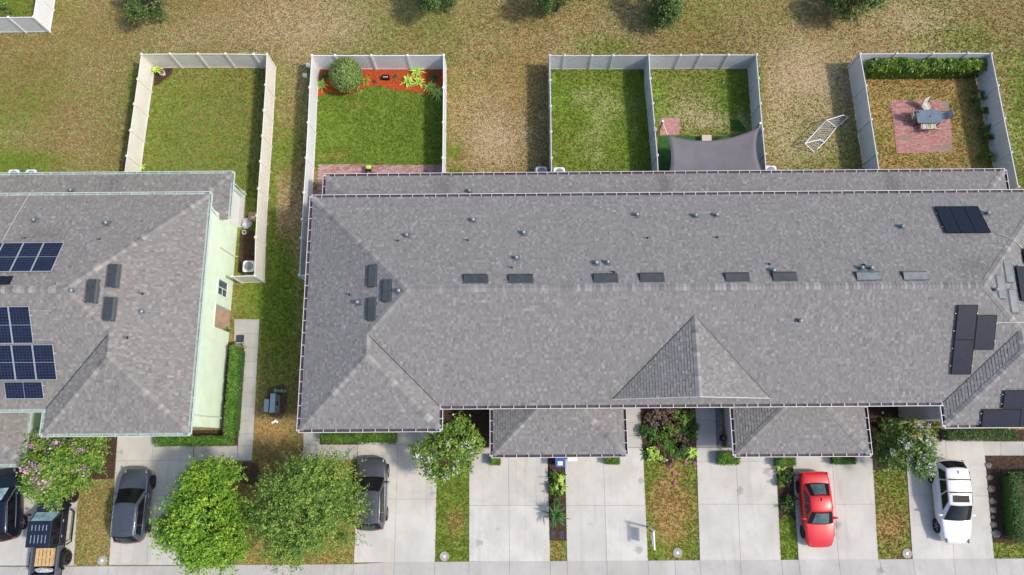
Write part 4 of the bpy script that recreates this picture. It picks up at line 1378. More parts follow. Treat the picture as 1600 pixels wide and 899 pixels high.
def crown_points(c, r, lobes, n_spray, per, spray_len, jitter, lobe_r=.45, seed=0, droop=0.0, hollow=.55):
    """leaf positions and normals: sprays growing out of many lobes of an uneven crown"""
    g = np.random.default_rng(seed)
    d = unit(g.normal(size=(lobes, 3)) + np.array([0, 0, .25]))
    d[:, 2] = np.abs(d[:, 2]) * np.sign(g.uniform(-.45, 1, lobes))
    rad = g.uniform(hollow, .82, lobes)[:, None]
    LC = np.array(c) + d * rad * np.array(r)
    LR = g.uniform(.75, 1.25, lobes) * lobe_r
    k = g.integers(0, lobes, n_spray)
    sd = unit(g.normal(size=(n_spray, 3)) + d[k] * .9 + np.array([0, 0, .35]))
    st = LC[k] + sd * (LR[k] * g.uniform(.25, .95, n_spray))[:, None] * (np.array(r) / max(r))
    t = g.uniform(0, 1, (n_spray, per))
    ln = spray_len * g.uniform(.6, 1.4, n_spray)
    pts = st[:, None, :] + sd[:, None, :] * (t * ln[:, None])[:, :, None] + g.normal(size=(n_spray, per, 3)) * jitter
    pts[:, :, 2] -= droop * (t ** 2) * ln[:, None]
    nr = unit((g.normal(size=(n_spray * per, 3)) * .7 + np.array([.25, -.05, .9]) + np.repeat(sd, per, 0) * .35))
    P_ = pts.reshape(-1, 3)
    P_[:, 2] = np.maximum(P_[:, 2], .08)
    return P_, nr, LC

def tree(name, label, cpx, cz, r, mat, lobes, sprays, per, leaf, seed, bark='bark', cat='tree', group=None, spray_len=.6, jitter=.07, lobe_r=1.1, base_px=None, trunk_r=.13, stems=1, aspect=.5, droop=.1, hollow=.5):
    c = P(*cpx, cz)
    base = Vector((c.x, c.y, 0)) if base_px is None else P(*base_px)
    root = thing(name, label, cat, (base.x, base.y, 0), group)
    C, N, LC = crown_points((c.x, c.y, c.z), r, lobes, sprays, per, spray_len, jitter, lobe_r, seed, droop, hollow)
    g = np.random.default_rng(seed + 1)
    V, F = leaf_arrays(C, N, leaf * g.uniform(.6, 1.4, len(C)), aspect)
    tone = np.repeat(np.repeat(g.random(sprays), per), 4)
    np_mesh('crown', V, F, mat, parent=root, attrs={'tone': tone})
    mb = MB()
    fork = []
    for s in range(stems):
        a = 2 * math.pi * s / max(1, stems) + seed
        o = Vector((math.cos(a), math.sin(a), 0)) * (.12 if stems > 1 else 0)
        f = base.lerp(c, .45) + o * 4
        f.z = max(.5, cz - r[2] * .75)
        mb.tube([base + o - Vector((0, 0, .1)), base + o * 1.5 + Vector((0, 0, f.z * .5)), f], [trunk_r * 1.25, trunk_r, trunk_r * .75], 8)
        fork.append(f)
    mb.build('trunk', bark, root, smooth=True)
    lm = MB()
    for i, q in enumerate(LC):
        f = min(fork, key=lambda f_: (f_ - Vector(q)).length)
        q = Vector(q)
        m = f.lerp(q, .5) + Vector((0, 0, .25))
        lm.tube([f - Vector((0, 0, .15)), m, q], [trunk_r * .45, trunk_r * .25, trunk_r * .1], 5)
        for kk in range(3):
            e = q + Vector(g.normal(size=3)).normalized() * lobe_r * .8
            lm.tube([m.lerp(q, .6), e], [trunk_r * .16, .008], 4)
    lm.build('limbs', bark, root)
    return root, C, N

def blossoms(root, C, N, mat, n, size, seed, top=.55, petals=26):
    g = np.random.default_rng(seed)
    b = np.array(base_of[root])
    protos = []
    for v in range(4):
        p = g.normal(size=(petals, 3)) * np.array([.5, .32, .28]) * size
        V, F = leaf_arrays(p, unit(g.normal(size=(petals, 3)) + np.array([0, 0, .9])), size * .42 * g.uniform(.7, 1.3, petals), .8)
        o = np_mesh('blossom', V, F, mat, loc=(0, 0, 0), attrs={'tone': np.full(len(V), .5)})
        protos.append(o)
    zs = C[:, 2]
    cand = np.where(zs > np.quantile(zs, top))[0]
    pick = g.choice(cand, n, replace=False)
    for i, k in enumerate(pick):
        loc = C[k] - b + np.array([0, 0, size * .35])
        if i < 4:
            o = protos[i]; o.parent = root; o.location = loc; o.rotation_euler = (0, 0, g.uniform(0, 6)); o.scale = (g.uniform(.7, 1.3),) * 3
        else:
            copy_part(protos[i % 4], root, loc, (g.uniform(-.4, .4), g.uniform(-.4, .4), g.uniform(0, 6)), g.uniform(.55, 1.35))

def hedge(name, label, corners, h, mat, n, leaf, group=None, z0=.05, round_=.12, cat='hedge', rough=.08):
    """clipped hedge: leaves over a box-like body; corners = pixel quad at mid height"""
    pts = [P(x, y, h * .6) for x, y in corners]
    c = sum(pts, Vector()) / len(pts)
    root = thing(name, label, cat, (c.x, c.y, 0), group)
    A = np.array([(p.x, p.y) for p in pts])
    u = rng.uniform(0, 1, n); v = rng.uniform(0, 1, n)
    XY = (A[0] * (1 - u[:, None]) + A[1] * u[:, None]) * (1 - v[:, None]) + (A[3] * (1 - u[:, None]) + A[2] * u[:, None]) * v[:, None]
    edge = np.minimum(np.minimum(u * np.linalg.norm(A[1] - A[0]), (1 - u) * np.linalg.norm(A[1] - A[0])), np.minimum(v * np.linalg.norm(A[3] - A[0]), (1 - v) * np.linalg.norm(A[3] - A[0])))
    top = h * (1 - round_ * np.exp(-edge / .10)) + rough * (vnoise(XY[:, 0] * 1., XY[:, 1], .35, 41) - .5) * 2
    side = (edge < .14) & (rng.random(n) < .75)
    Z = np.where(side, rng.uniform(z0, 1, n) * top, top - np.abs(rng.normal(size=n)) * .05)
    C = np.stack([XY[:, 0] + rng.normal(size=n) * .02, XY[:, 1] + rng.normal(size=n) * .02, np.maximum(Z, .05)], 1)
    out = C - np.array([c.x, c.y, h * .4])
    N = unit(rng.normal(size=(n, 3)) * .6 + np.where(side[:, None], unit(out) * 1.0, np.array([0, 0, 1.0])))
    V, F = leaf_arrays(C, N, leaf * rng.uniform(.6, 1.4, n), .55)
    np_mesh('foliage', V, F, mat, parent=root, attrs={'tone': np.repeat(np.clip(vnoise(C[:, 0], C[:, 1] + C[:, 2], .22, 77), 0, 1), 4)})
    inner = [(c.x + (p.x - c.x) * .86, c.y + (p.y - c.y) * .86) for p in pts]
    MB().prism(inner, .0, h * .80).build('shade_core', L_['hedge_d'] if mat != L_['copper'] else 'bark', root)  # solid core in dark leaf colour stands in for the shaded interior
    return root

def shrub(name, label, px, py, r, h, mat, n, leaf, seed, group=None, cat='shrub', lobes=6, aspect=.5, zc=None):
    zc = zc if zc is not None else h * .5
    return tree(name, label, (px, py), zc, (r, r, h * .5), mat, lobes, max(8, n // 10), 10, leaf, seed, 'bark', cat, group, .22 * r + .05, .05 * r + .02, r * .45, None, .025, 3, aspect, .05, .35)[0]

def rosette(name, label, px, py, n, length, width, mat, seed, cat='plant', group=None, z=.05, arch=.6, stem=0.0, up=(.2, 1.2)):
    """plant of arching strap leaves or fronds springing from one point"""
    b = P(px, py, 0)
    if stem:
        b = P(px, py, stem); b.z = 0
    root = thing(name, label, cat, (b.x, b.y, 0), group)
    g = random.Random(seed)
    mb = MB()
    for i in range(n):
        a = 6.283 * i / n + g.uniform(-.6, .6)
        el = g.uniform(*up)
        L = length * g.uniform(.45, 1.2)
        d = Vector((math.cos(a), math.sin(a), 0)); q = Vector((-d.y, d.x, 0))
        p = Vector((b.x, b.y, z + stem))
        vs = []
        seg = 5
        for k in range(seg + 1):
            t = k / seg
            pos = p + d * (L * t * math.cos(el)) + Vector((0, 0, L * (math.sin(el) * t - arch * t * t)))
            pos.z = max(pos.z, .02 + .01 * i / n)
            w = width * math.sin(math.pi * min(.98, .12 + .86 * t)) * .5
            vs += [pos - q * w + Vector((0, 0, w * .35)), pos, pos + q * w + Vector((0, 0, w * .35))]
        fs = []
        for k in range(seg):
            for e in (0, 1):
                o = k * 3 + e
                fs.append((o, o + 1, o + 4, o + 3))
        mb.add(vs, fs)
    mb.a = [.5] * len(mb.v)
    mb.build('leaves', mat, root, attr_name='tone')
    if stem:
        MB().tube([(b.x, b.y, -.05), (b.x, b.y, stem + .06)], [.10, .07], 8).build('trunk', 'bark', root)
    return root

# street-side trees
t, C, N = tree('crape_myrtle', 'pink flowering myrtle bush beside the pickup truck', (108, 722), 2.6, (2.75, 2.15, 1.35), 'myrtle', 26, 1500, 15, .15, 5, 'bark_p', stems=4, trunk_r=.07, spray_len=.55, jitter=.08, lobe_r=.75, hollow=.45)
blossoms(t, C, N, 'pink', 36, .28, 3, .6)
tree('street_tree', 'bright yellow-green round tree between the dark car and olive tree', (330, 803), 3.6, (2.85, 2.95, 2.3), 'bright', 64, 2700, 17, .14, 7, spray_len=.72, jitter=.07, lobe_r=.6, base_px=(372, 796), hollow=.28)
tree('street_tree', 'large olive-green feathery tree overhanging the grey car', (484, 797), 3.9, (2.95, 3.0, 2.3), 'olive', 56, 2200, 20, .12, 9, spray_len=1.1, jitter=.05, lobe_r=.55, base_px=(512, 792), aspect=.42, hollow=.42, droop=.15)
t, C, N = tree('crape_myrtle', 'white flowering myrtle left of the middle garage roof', (703, 703), 2.6, (1.75, 1.75, 1.2), 'myrtle', 20, 560, 14, .16, 12, 'bark_p', stems=4, trunk_r=.05, spray_len=.5, jitter=.08, lobe_r=.6, hollow=.5)
blossoms(t, C, N, 'whitep', 28, .17, 4, .55)
t, C, N = tree('crape_myrtle', 'white flowering myrtle beside the white car', (1420, 706), 2.5, (1.75, 1.7, 1.2), 'myrtle_d', 20, 520, 14, .15, 14, 'bark_p', stems=4, trunk_r=.05, spray_len=.5, jitter=.08, lobe_r=.55, hollow=.5)
blossoms(t, C, N, 'whitep', 60, .21, 6, .6)
for i, (px, py, r, lab) in enumerate(((234, -10, 1.6, 'dark bushy tree cut by top edge, near the top left fence'), (686, -14, 1.3, 'dark bushy tree cut by top edge above the red mulch yard'),
                                      (874, -10, 1.55, 'dark bushy tree cut by top edge above the patchy yard'), (1035, -2, 1.4, 'dark bushy tree cut by top edge, fourth from left'),
                                      (1340, -6, 1.65, 'dark bushy tree cut by top edge above the soccer goal'))):
    tree('field_tree', lab, (px, py), 2.0, (r, r, 1.5), 'far', 16, 560, 14, .15, 30 + i, spray_len=.5, jitter=.08, lobe_r=.6, group='trees along the back field')
# yard plants
c = P(540, 118, 1.15)
topi = thing('topiary_shrub', 'large ball-shaped clipped shrub in red mulch', 'shrub', (c.x, c.y, 0))
n = 9000
d = unit(rng.normal(size=(n, 3)))
rad = 1.13 * (1 + .05 * (vnoise(d[:, 0] * 3 + 5, d[:, 1] * 3 + d[:, 2], .5, 51) - .5)) * (1 - np.abs(rng.normal(size=n)) * .05)
Cc = np.array(c) + d * rad[:, None]
Cc[:, 2] = np.maximum(Cc[:, 2], .05)
V, F = leaf_arrays(Cc, unit(d + rng.normal(size=(n, 3)) * .6), .11 * rng.uniform(.6, 1.4, n), .55)
np_mesh('foliage', V, F, 'ball', parent=topi, attrs={'tone': np.full(len(V), .55)})
MB().ball((c.x, c.y, 1.15), .98, .98, .98, 16, 10).build('shade_core', L_['hedge_d'], topi)  # dark core, the ball's inner shade put into its colour
MB().tube([(c.x, c.y, -.05), (c.x, c.y, .6)], .09, 8).build('trunk', 'bark', topi)
for px, py, r, m, n_, lab in ((503, 134, .5, 'lime', 26, 'yellow-green fern at left end of red mulch'), (507, 120, .4, 'palm', 18, 'dark green plant behind left end of red mulch'),
                              (571, 127, .42, 'yellow', 22, 'yellow strap-leaf plant right of the ball shrub'), (637, 128, .55, 'lime', 30, 'yellow-green fern left of the fern clump in red mulch'),
                              (651, 113, .55, 'lime', 30, 'yellow-green fern nearest the rear fence in red mulch'), (655, 130, .52, 'lime', 30, 'yellow-green fern in the middle of the clump'),
                              (672, 137, .5, 'lime', 26, 'green fern below the middle of the clump'), (684, 146, .5, 'lime', 26, 'green fern by the right fence of the mulch yard'),
                              (678, 121, .42, 'palm', 20, 'dark green plant in the right mulch corner'), (618, 120, .22, 'palm', 14, 'tiny green plant beside the black planter'),
                              (586, 128, .2, 'rust', 10, 'tiny reddish plant left of the black planter'), (561, 144, .3, 'yellow', 16, 'yellow strap-leaf plant below the ball shrub')):
    rosette('fern_plant', lab, px, py, int(n_ * 2.2), r * 1.35, .065, m, int(px), up=(.15, 1.4), arch=.6)
hedge('hedge', 'broad glossy hedge along rear fence of the patio yard', [(1351, 96), (1536, 95), (1536, 115), (1352, 116)], 1.35, L_['glossy'], 5200, .19, rough=.16)
for i, (px, py, lab) in enumerate(((1527, 152, 'small leafy shrub nearest the rear hedge by the right fence'), (1533, 172, 'second leafy shrub along the right fence from the rear hedge'), (1538, 195, 'third leafy shrub along the right fence from the rear hedge'),
                                   (1541, 217, 'fourth leafy shrub along the right fence from the rear hedge'), (1546, 245, 'leafy shrub by the right fence nearest the roof'))):
    shrub('fence_shrub', lab, px, py, .42, .7, 'glossy', 300, .13, 60 + i, 'shrubs by the right yard fence')
rosette('potted_plant', 'yellow-green feathery plant in the white pot corner', 245, 111, 26, .62, .07, 'lime', 71, up=(.4, 1.3), arch=.5, stem=.35)
pc = P(256, 117)
pt = thing('plant_pot', 'white round pot tipped in corner of the mint house yard', 'pot', (pc.x, pc.y, 0))
MB().tube([(pc.x, pc.y, .0), (pc.x, pc.y, .32)], [.13, .2], 14).build('pot', 'white', pt, smooth=False)
MB().tube([(pc.x, pc.y, .30), (pc.x, pc.y, .335)], [.17, .17], 14).build('soil', 'soil', pt)
rosette('yucca_plant', 'pale spiky plant in right rear corner of mint house yard', 406, 116, 26, .55, .06, 'olive', 72, up=(.3, 1.3), arch=.45)
shrub('bush', 'pale grey-green bush behind the top left fence', 8, 14, .7, .9, 'olive', 500, .11, 73)
for i, (px, py, lab) in enumerate(((224, 262, 'tuft of grass against left fence near the mint roof'),)):
    rosette('grass_clump', lab, px, py, 18, .4, .05, 'lime', 80 + i, up=(.5, 1.3))
# hedges at the houses
hedge('hedge', 'long bright hedge along east wall of the mint house', [(361, 540), (380, 538), (370, 683), (350, 684)], 1.0, L_['hedge'], 7500, .09)
hedge('hedge', 'dark green hedge in front of the mint house', [(242, 680), (350, 679), (368, 681), (368, 697), (242, 699)], 0.8, L_['hedge_d'], 4500, .085) if False else hedge('hedge', 'dark green hedge in front of the mint house', [(242, 681), (367, 680), (367, 697), (242, 698)], 0.8, L_['hedge'], 4800, .085)
hedge('hedge', 'dark hedge below the left front eave of grey row', [(501, 676), (620, 676), (620, 692), (501, 692)], 0.75, L_['hedge'], 4200, .085)
hedge('hedge', 'low hedge below the right front eave of grey row', [(1474, 672), (1586, 671), (1587, 688), (1475, 689)], 0.75, L_['hedge_d'], 4200, .085)
for px0, px1, py0, py1, lab in ((765, 782, 712, 727, 'small clipped box shrub at left corner of middle garage'), (945, 968, 712, 726, 'small clipped box shrub at right end of middle garage'),
                                (1120, 1156, 706, 727, 'larger clipped box shrub at left corner of right garage'), (1211, 1243, 712, 729, 'clipped box shrub between the two right driveways'), (1300, 1337, 713, 726, 'clipped box shrub above the red car driveway')):
    hedge('box_shrub', lab, [(px0, py0), (px1, py0), (px1, py1), (px0, py1)], .7, L_['hedge'], 1500, .08, 'clipped box shrubs at the garages', cat='shrub')
shrub('box_shrub', 'small round shrub at left corner of the right front wing', 1464, 667, .3, .55, 'hedge', 400, .08, 91)
hedge('hedge', 'dark green hedge in stone-edged bed at right edge', [(1571, 738), (1592, 736), (1598, 846), (1580, 848)], 1.0, L_['hedge_d'], 4200, .09)
hedge('hedge', 'dark hedge turning right behind the stone-edged bed', [(1592, 738), (1625, 737), (1627, 756), (1593, 757)], 1.0, L_['hedge_d'], 1800, .09)
# middle bed between two front paths
g = random.Random(5)
for i, (px, py, r, h, m, lab) in enumerate(((1024, 650, .55, .8, 'copper', 'brownish copper shrub at top of the middle bed'), (1042, 648, .55, .8, 'copper', 'copper shrub under the eave in the middle bed'),
                                            (1068, 650, .62, .9, 'olive', 'dark olive shrub at top right of the middle bed'), (1076, 668, .5, .7, 'hedge_d', 'dark green shrub beside the grey path'),
                                            (1014, 674, .5, .6, 'palm', 'green leafy shrub at left side of middle bed'), (1032, 682, .55, .6, 'hedge', 'bright leafy shrub in centre of middle bed'),
                                            (1056, 676, .5, .6, 'rust', 'orange-brown shrub in centre of middle bed'), (1070, 690, .5, .6, 'rust', 'orange-brown shrub low in the middle bed'),
                                            (1034, 700, .4, .5, 'rust', 'orange-brown shrub between the two spiky plants'), (1052, 706, .42, .5, 'hedge', 'small bright shrub between spiky plants'),
                                            (1016, 656, .3, .5, 'rust', 'small reddish shrub at left edge under the eave'),
                                            (1044, 690, .6, .6, 'hedge', 'wide green shrub in lower centre of middle bed'), (1064, 704, .55, .55, 'palm', 'green shrub low at right of middle bed'),
                                            (1024, 712, .5, .5, 'lime', 'yellow-green shrub at lower edge of middle bed'), (1044, 714, .5, .45, 'rust', 'orange-brown shrub at lower edge of middle bed'),
                                            (1074, 678, .55, .7, 'hedge', 'green shrub along right side of middle bed'), (1046, 668, .5, .6, 'olive', 'olive shrub in upper centre of middle bed'))):
    shrub('bed_shrub', lab, px, py, r, h, m, 820, .12, 110 + i, 'shrubs in the middle bed')
rosette('lily_plant', 'spiky green lily at lower left of the middle bed', 1012, 707, 40, .75, .07, 'palm', 130, up=(.3, 1.25), arch=.55)
rosette('lily_plant', 'spiky lime lily at lower right of the middle bed', 1080, 707, 34, .65, .07, 'lime', 131, up=(.3, 1.25), arch=.55)
rosette('lily_plant', 'green strap-leaf plant at left of the middle bed', 1020, 690, 30, .6, .07, 'hedge', 132, up=(.3, 1.25), arch=.55)
for i, (px, py) in enumerate(((1046, 728), (1053, 741), (1054, 755), (1071, 724), (1085, 725))):
    rosette('flower', ('topmost pink bloom left of centre below the middle bed', 'second pink bloom down in the dry strip', 'lowest pink bloom in the dry strip', 'pink bloom right of centre below the middle bed', 'pink bloom beside the driveway edge below middle bed')[i], px, py, 9, .16, .08, 'magenta', 140 + i, 'flower', 'pink blooms below the middle bed', z=.08, up=(.2, .9))
# strip with the small palm
for i, (px, py, lab) in enumerate(((863, 745, 'low leafy plant nearest the blue bin'), (873, 744, 'leafy plant right below the blue bin'), (864, 757, 'leafy plant at left of the narrow bed'),
                                   (875, 762, 'leafy plant at right of the narrow bed'), (868, 770, 'leafy plant above the small palm'))):
    shrub('bed_shrub', lab, px, py, .32, .5, 'lime' if i % 2 else 'hedge', 320, .11, 150 + i, 'plants in the narrow bed')
rosette('small_palm', 'small dark green palm in narrow bed between driveways', 868, 806, 46, 1.0, .09, 'palm', 160, 'palm', up=(.05, 1.2), arch=.55, stem=.75)
rosette('small_palm', 'slender green palm sprout above the small palm', 869, 786, 14, .6, .07, 'palm', 161, 'palm', up=(.4, 1.2), arch=.45, stem=.2)
for i, (px, py, lab, m) in enumerate(((1229, 745, 'dark bushy plant left of the red car tail', 'hedge_d'), (1221, 752, 'small green plant at left of red car bed', 'hedge'), (1234, 745, 'deep green shrub closest to the red car', 'hedge_d'),
                                      (1232, 792, 'green shrub beside middle of the red car', 'hedge'), (1238, 782, 'dark shrub by the red car door', 'hedge_d'), (1221, 734, 'yellowish plant below the box shrub', 'lime'))):
    shrub('bed_shrub', lab, px, py, .34, .5, m, 380, .10, 170 + i, 'plants beside the red car')
for i, (px, py, lab) in enumerate(((1376, 672, 'dark leafy shrub under the eave left of white myrtle'), (1392, 664, 'green shrub under the eave behind white myrtle'), (1378, 700, 'dark leafy shrub left of white myrtle'), (1390, 716, 'low dark shrub below white myrtle'), (1402, 690, 'dark shrub hidden under white myrtle'))):
    shrub('bed_shrub', lab, px, py, .5, .6, 'hedge_d' if i % 2 else 'myrtle_d', 500, .11, 180 + i, 'shrubs under the white myrtle')
for i, (px, py) in enumerate(((712, 640), (742, 662), (700, 660))):
    pass
rosette('bed_plant', 'green plants on the floor of the mint house entry', 356, 517, 16, .45, .07, 'hedge', 190, up=(.4, 1.3))
rosette('weed_clump', 'green weeds by bag in mint house side yard', 387, 358, 16, .42, .06, 'hedge', 191, up=(.3, 1.2))
# stones along the right bed
ORD = ('first', 'second', 'third', 'fourth', 'fifth', 'sixth', 'seventh', 'eighth')
for i, (px, py, r) in enumerate(((1544, 727, .22), (1546, 746, .24), (1549, 764, .26), (1550, 783, .26), (1551, 797, .24), (1550, 808, .15), (1552, 820, .22), (1556, 834, .3))):
    p = P(px, py)
    mb = MB().ball((p.x, p.y, .03), r, r * .8, .09, 9, 5)
    mb.v = [(x + random.uniform(-.045, .045), y + random.uniform(-.045, .045), max(-.02, z + random.uniform(-.02, .02))) for x, y, z in mb.v]
    tag(mb.build('edging_stone', 'stone', loc=(p.x, p.y, 0)), ORD[i] + ' rough grey edging stone from the footpath, right of white car', 'stone', 'edging stones')

# ------------------------------------------------------------------ vehicles
def paint(name, c, metal=.35, rough=.28):
    m, n, l, b = new_mat(name)
    f = noise(n, l, 2.0, 4)
    a = mixc(n, l, maprange(n, l, f, .3, .7, 0, .25), c, tuple(x * .75 for x in c))
    l.new(a, b.inputs['Base Color'])
    b.inputs['Metallic'].default_value = metal
    b.inputs['Roughness'].default_value = rough
    b.inputs['Coat Weight'].default_value = .7
    b.inputs['Coat Roughness'].default_value = .08
    dust = noise(n, l, 30, 3)
    l.new(maprange(n, l, dust, .3, .7, rough * .8, rough * 1.5), b.inputs['Roughness'])
    return m

def loft(stations, sub=2):
    """stations: (x, half width, z crown, z shoulder, z bottom)"""
    vs, fs = [], []
    prof = []
    for x, w, zc, zs, zb in stations:
        half = [(0.0, zc), (.50 * w, zc - .008), (.80 * w, zc - .035), (.93 * w, zs), (w, zs - .14), (w * .995, (zs + zb) / 2 - .04), (.95 * w, zb + .06), (.88 * w, zb)]
        ring = [(x, y, z) for y, z in half] + [(x, -y, z) for y, z in half[:0:-1]]
        prof.append(len(ring)); vs += ring
    k = prof[0]
    for i in range(len(stations) - 1):
        for j in range(k):
            j2 = (j + 1) % k
            fs.append((i * k + j, i * k + j2, (i + 1) * k + j2, (i + 1) * k + j))
    fs.append(tuple(range(k - 1, -1, -1))); fs.append(tuple((len(stations) - 1) * k + j for j in range(k)))
    return MB().add(vs, fs)

def patch(A, B, C, D, off, bulge=0.0, nu=6, nv=4):
    """curved pane between corners A,B (bottom) and D,C (top)"""
    A, B, C, D = map(Vector, (A, B, C, D))
    nrm = ((B - A).cross(D - A)).normalized()
    vs = []
    for j in range(nv + 1):
        for i in range(nu + 1):
            u, v = i / nu, j / nv
            p = A.lerp(B, u).lerp(D.lerp(C, u), v)
            vs.append(p + nrm * (off + bulge * 4 * u * (1 - u)))
    fs = [(j * (nu + 1) + i, j * (nu + 1) + i + 1, (j + 1) * (nu + 1) + i + 1, (j + 1) * (nu + 1) + i) for j in range(nv) for i in range(nu)]
    return MB().add(vs, fs)

def wheel(root, x, y, r, w, side, rim='rim'):
    ty = MB()
    n = 20
    prof = [(-w / 2, r * .70), (-w / 2, r * .94), (-w / 2 + .03, r), (w / 2 - .03, r), (w / 2, r * .94), (w / 2, r * .70)]
    vs = []
    for i in range(n):
        a = 6.2832 * i / n
        vs += [(x + rr * math.cos(a), y + yy, r + rr * math.sin(a)) for yy, rr in prof]
    k = len(prof)
    fs = [(i * k + j, i * k + (j + 1) % k, ((i + 1) % n) * k + (j + 1) % k, ((i + 1) % n) * k + j) for i in range(n) for j in range(k)]
    ty.add(vs, fs)
    wh = ty.build('wheel', 'tyre', root)
    rm = MB()
    yo = y + side * (w / 2 - .03)
    for i in range(5):
        a = 6.2832 * i / 5 + .3
        c = Vector((x + math.cos(a) * r * .36, yo, r + math.sin(a) * r * .36))
        rm.obox(c, (math.cos(a), 0, math.sin(a)), (0, 1, 0), (-math.sin(a), 0, math.cos(a)), r * .34, .018, r * .12)
    rm.tube([(x, yo - side * .03, r), (x, yo + side * .025, r)], r * .16, 10)
    rm.build('rim', rim, wh)
    MB().tube([(x, yo - side * .06, r), (x, yo - side * .045, r)], r * .70, 16).build('brake_disc', 'dark', wh)

def car(name, label, front, rear, W, Ht, body, kind, zf=.6, zr=.8, glass='glass_k', wglass=None, rglass=None, rails=None, sunroof=False, cross=False, chrome_line=False, rim='rim', shift=0.0, group='parked cars'):
    pf, pr = P(*front, zf), P(*rear, zr)
    pf.z = pr.z = 0
    L = (pf - pr).length
    mid = (pf + pr) / 2
    ang = math.atan2(pf.y - pr.y, pf.x - pr.x)
    root = thing(name, label, 'car', mid, group, ang, local=True)
    h = L / 2
    w = W / 2
    if kind == 'sedan':
        st = [(-h, w * .70, .82, .78, .42), (-h + .05, w * .84, .93, .87, .34), (-h + .28, w * .93, 1.00, .93, .24), (-h * .58, w * .985, 1.01, .95, .20), (-h * .2, w, .96, .93, .19), (h * .2, w, .95, .92, .19),
              (h * .48, w * .985, .93, .89, .19), (h * .75, w * .94, .84, .78, .22), (h - .18, w * .84, .72, .66, .27), (h - .05, w * .68, .62, .56, .30), (h, w * .50, .56, .50, .34)]
        gb, gt, zb_ = (-h * .74, h * .36), (-h * .36, h * .03), .95
    else:
        st = [(-h, w * .58, .92, .86, .46), (-h + .05, w * .76, 1.02, .96, .38), (-h + .24, w * .90, 1.08, 1.02, .30), (-h * .55, w * .99, 1.07, 1.02, .25), (-h * .1, w, 1.04, 1.00, .24), (h * .25, w, 1.03, .99, .24),
              (h * .50, w * .985, 1.03, .98, .24), (h * .74, w * .94, .99, .92, .27), (h - .18, w * .81, .88, .80, .31), (h - .05, w * .63, .74, .68, .34), (h, w * .44, .66, .60, .38)]
        gb, gt, zb_ = (-h * .96, h * .44), (-h * .78, h * .06), 1.02
    lo = loft(st)
    lo.build('body', body, root, smooth=True, subsurf=2)
    # cabin: frustum with a gently crowned roof
    wb, wt = w * .90, w * (.70 if kind == 'sedan' else .74)
    b0, b1, t0, t1 = gb[0], gb[1], gt[0], gt[1]
    zt_ = Ht
    nU, nV = 6, 6
    vs = []
    for j in range(nV + 1):
        for i in range(nU + 1):
            u = i / nU; v = -1 + 2 * j / nV
            x = t0 + (t1 - t0) * u
            zc = zt_ - .05 * abs(v) ** 2.5 - .05 * abs(2 * u - 1) ** 3
            ww = wt * (1 - .05 * abs(2 * u - 1) ** 2)
            x += (.08 * u ** 4 - .06 * (1 - u) ** 4) * (1 - v * v)
            vs.append((x, v * ww, zc))
    fs = [(j * (nU + 1) + i, j * (nU + 1) + i + 1, (j + 1) * (nU + 1) + i + 1, (j + 1) * (nU + 1) + i) for j in range(nV) for i in range(nU)]
    rim_ids = [i for i in range(nU + 1)] + [j * (nU + 1) + nU for j in range(1, nV + 1)] + [nV * (nU + 1) + i for i in range(nU - 1, -1, -1)] + [j * (nU + 1) for j in range(nV - 1, 0, -1)]
    k0 = len(vs)
    for i in rim_ids:
        x, y, z = vs[i]
        u = min(1, max(0, (x - t0) / (t1 - t0)))
        v_ = max(-1, min(1, y / wt))
        sx = b0 + (b1 - b0) * u + (.15 * (1 - v_ * v_) if u > .999 else -.12 * (1 - v_ * v_) if u < .001 else 0)
        sy = y / wt * wb
        vs.append((sx, max(-wb, min(wb, sy)), zb_ - .06))
    n = len(rim_ids)
    for a in range(n):
        b = (a + 1) % n
        fs.append((rim_ids[a], k0 + a, k0 + b, rim_ids[b]))
    MB().add(vs, fs).build('cabin', body, root, smooth=True, bevel=.06)
    # panes
    def F(u, v, top):   # helper on roof/base rings
        return None
    ew = wt * .95
    zr_e = zt_ - .06
    def lerp3(a, b, t):
        return tuple(p + (q - p) * t for p, q in zip(a, b))
    # windshield: base (b1) to roof front (t1)
    A, B = (b1, -wb, zb_ - .06), (b1, wb, zb_ - .06)
    D, C_ = (t1, -ew, zr_e), (t1, ew, zr_e)
    def sub(A, B, C, D, u0, u1, v0, v1):
        def q(u, v):
            return lerp3(lerp3(A, B, u), lerp3(D, C, u), v)
        return q(u0, v0), q(u1, v0), q(u1, v1), q(u0, v1)
    patch(*sub(A, B, C_, D, .03, .97, .05, .99), .026, .085).build('windshield_surround', 'dark', root, smooth=True)
    patch(*sub(A, B, C_, D, .08, .92, .11, .94), .036, .085).build('windshield', wglass or glass, root, smooth=True)
    A, B = (b0, wb, zb_ - .06), (b0, -wb, zb_ - .06)
    D, C_ = (t0, ew, zr_e), (t0, -ew, zr_e)
    patch(*sub(A, B, C_, D, .06, .94, .17, .98), .026, .085).build('rear_window_surround', 'dark', root, smooth=True)
    patch(*sub(A, B, C_, D, .11, .89, .23, .93), .036, .085).build('rear_window', rglass or glass, root, smooth=True)
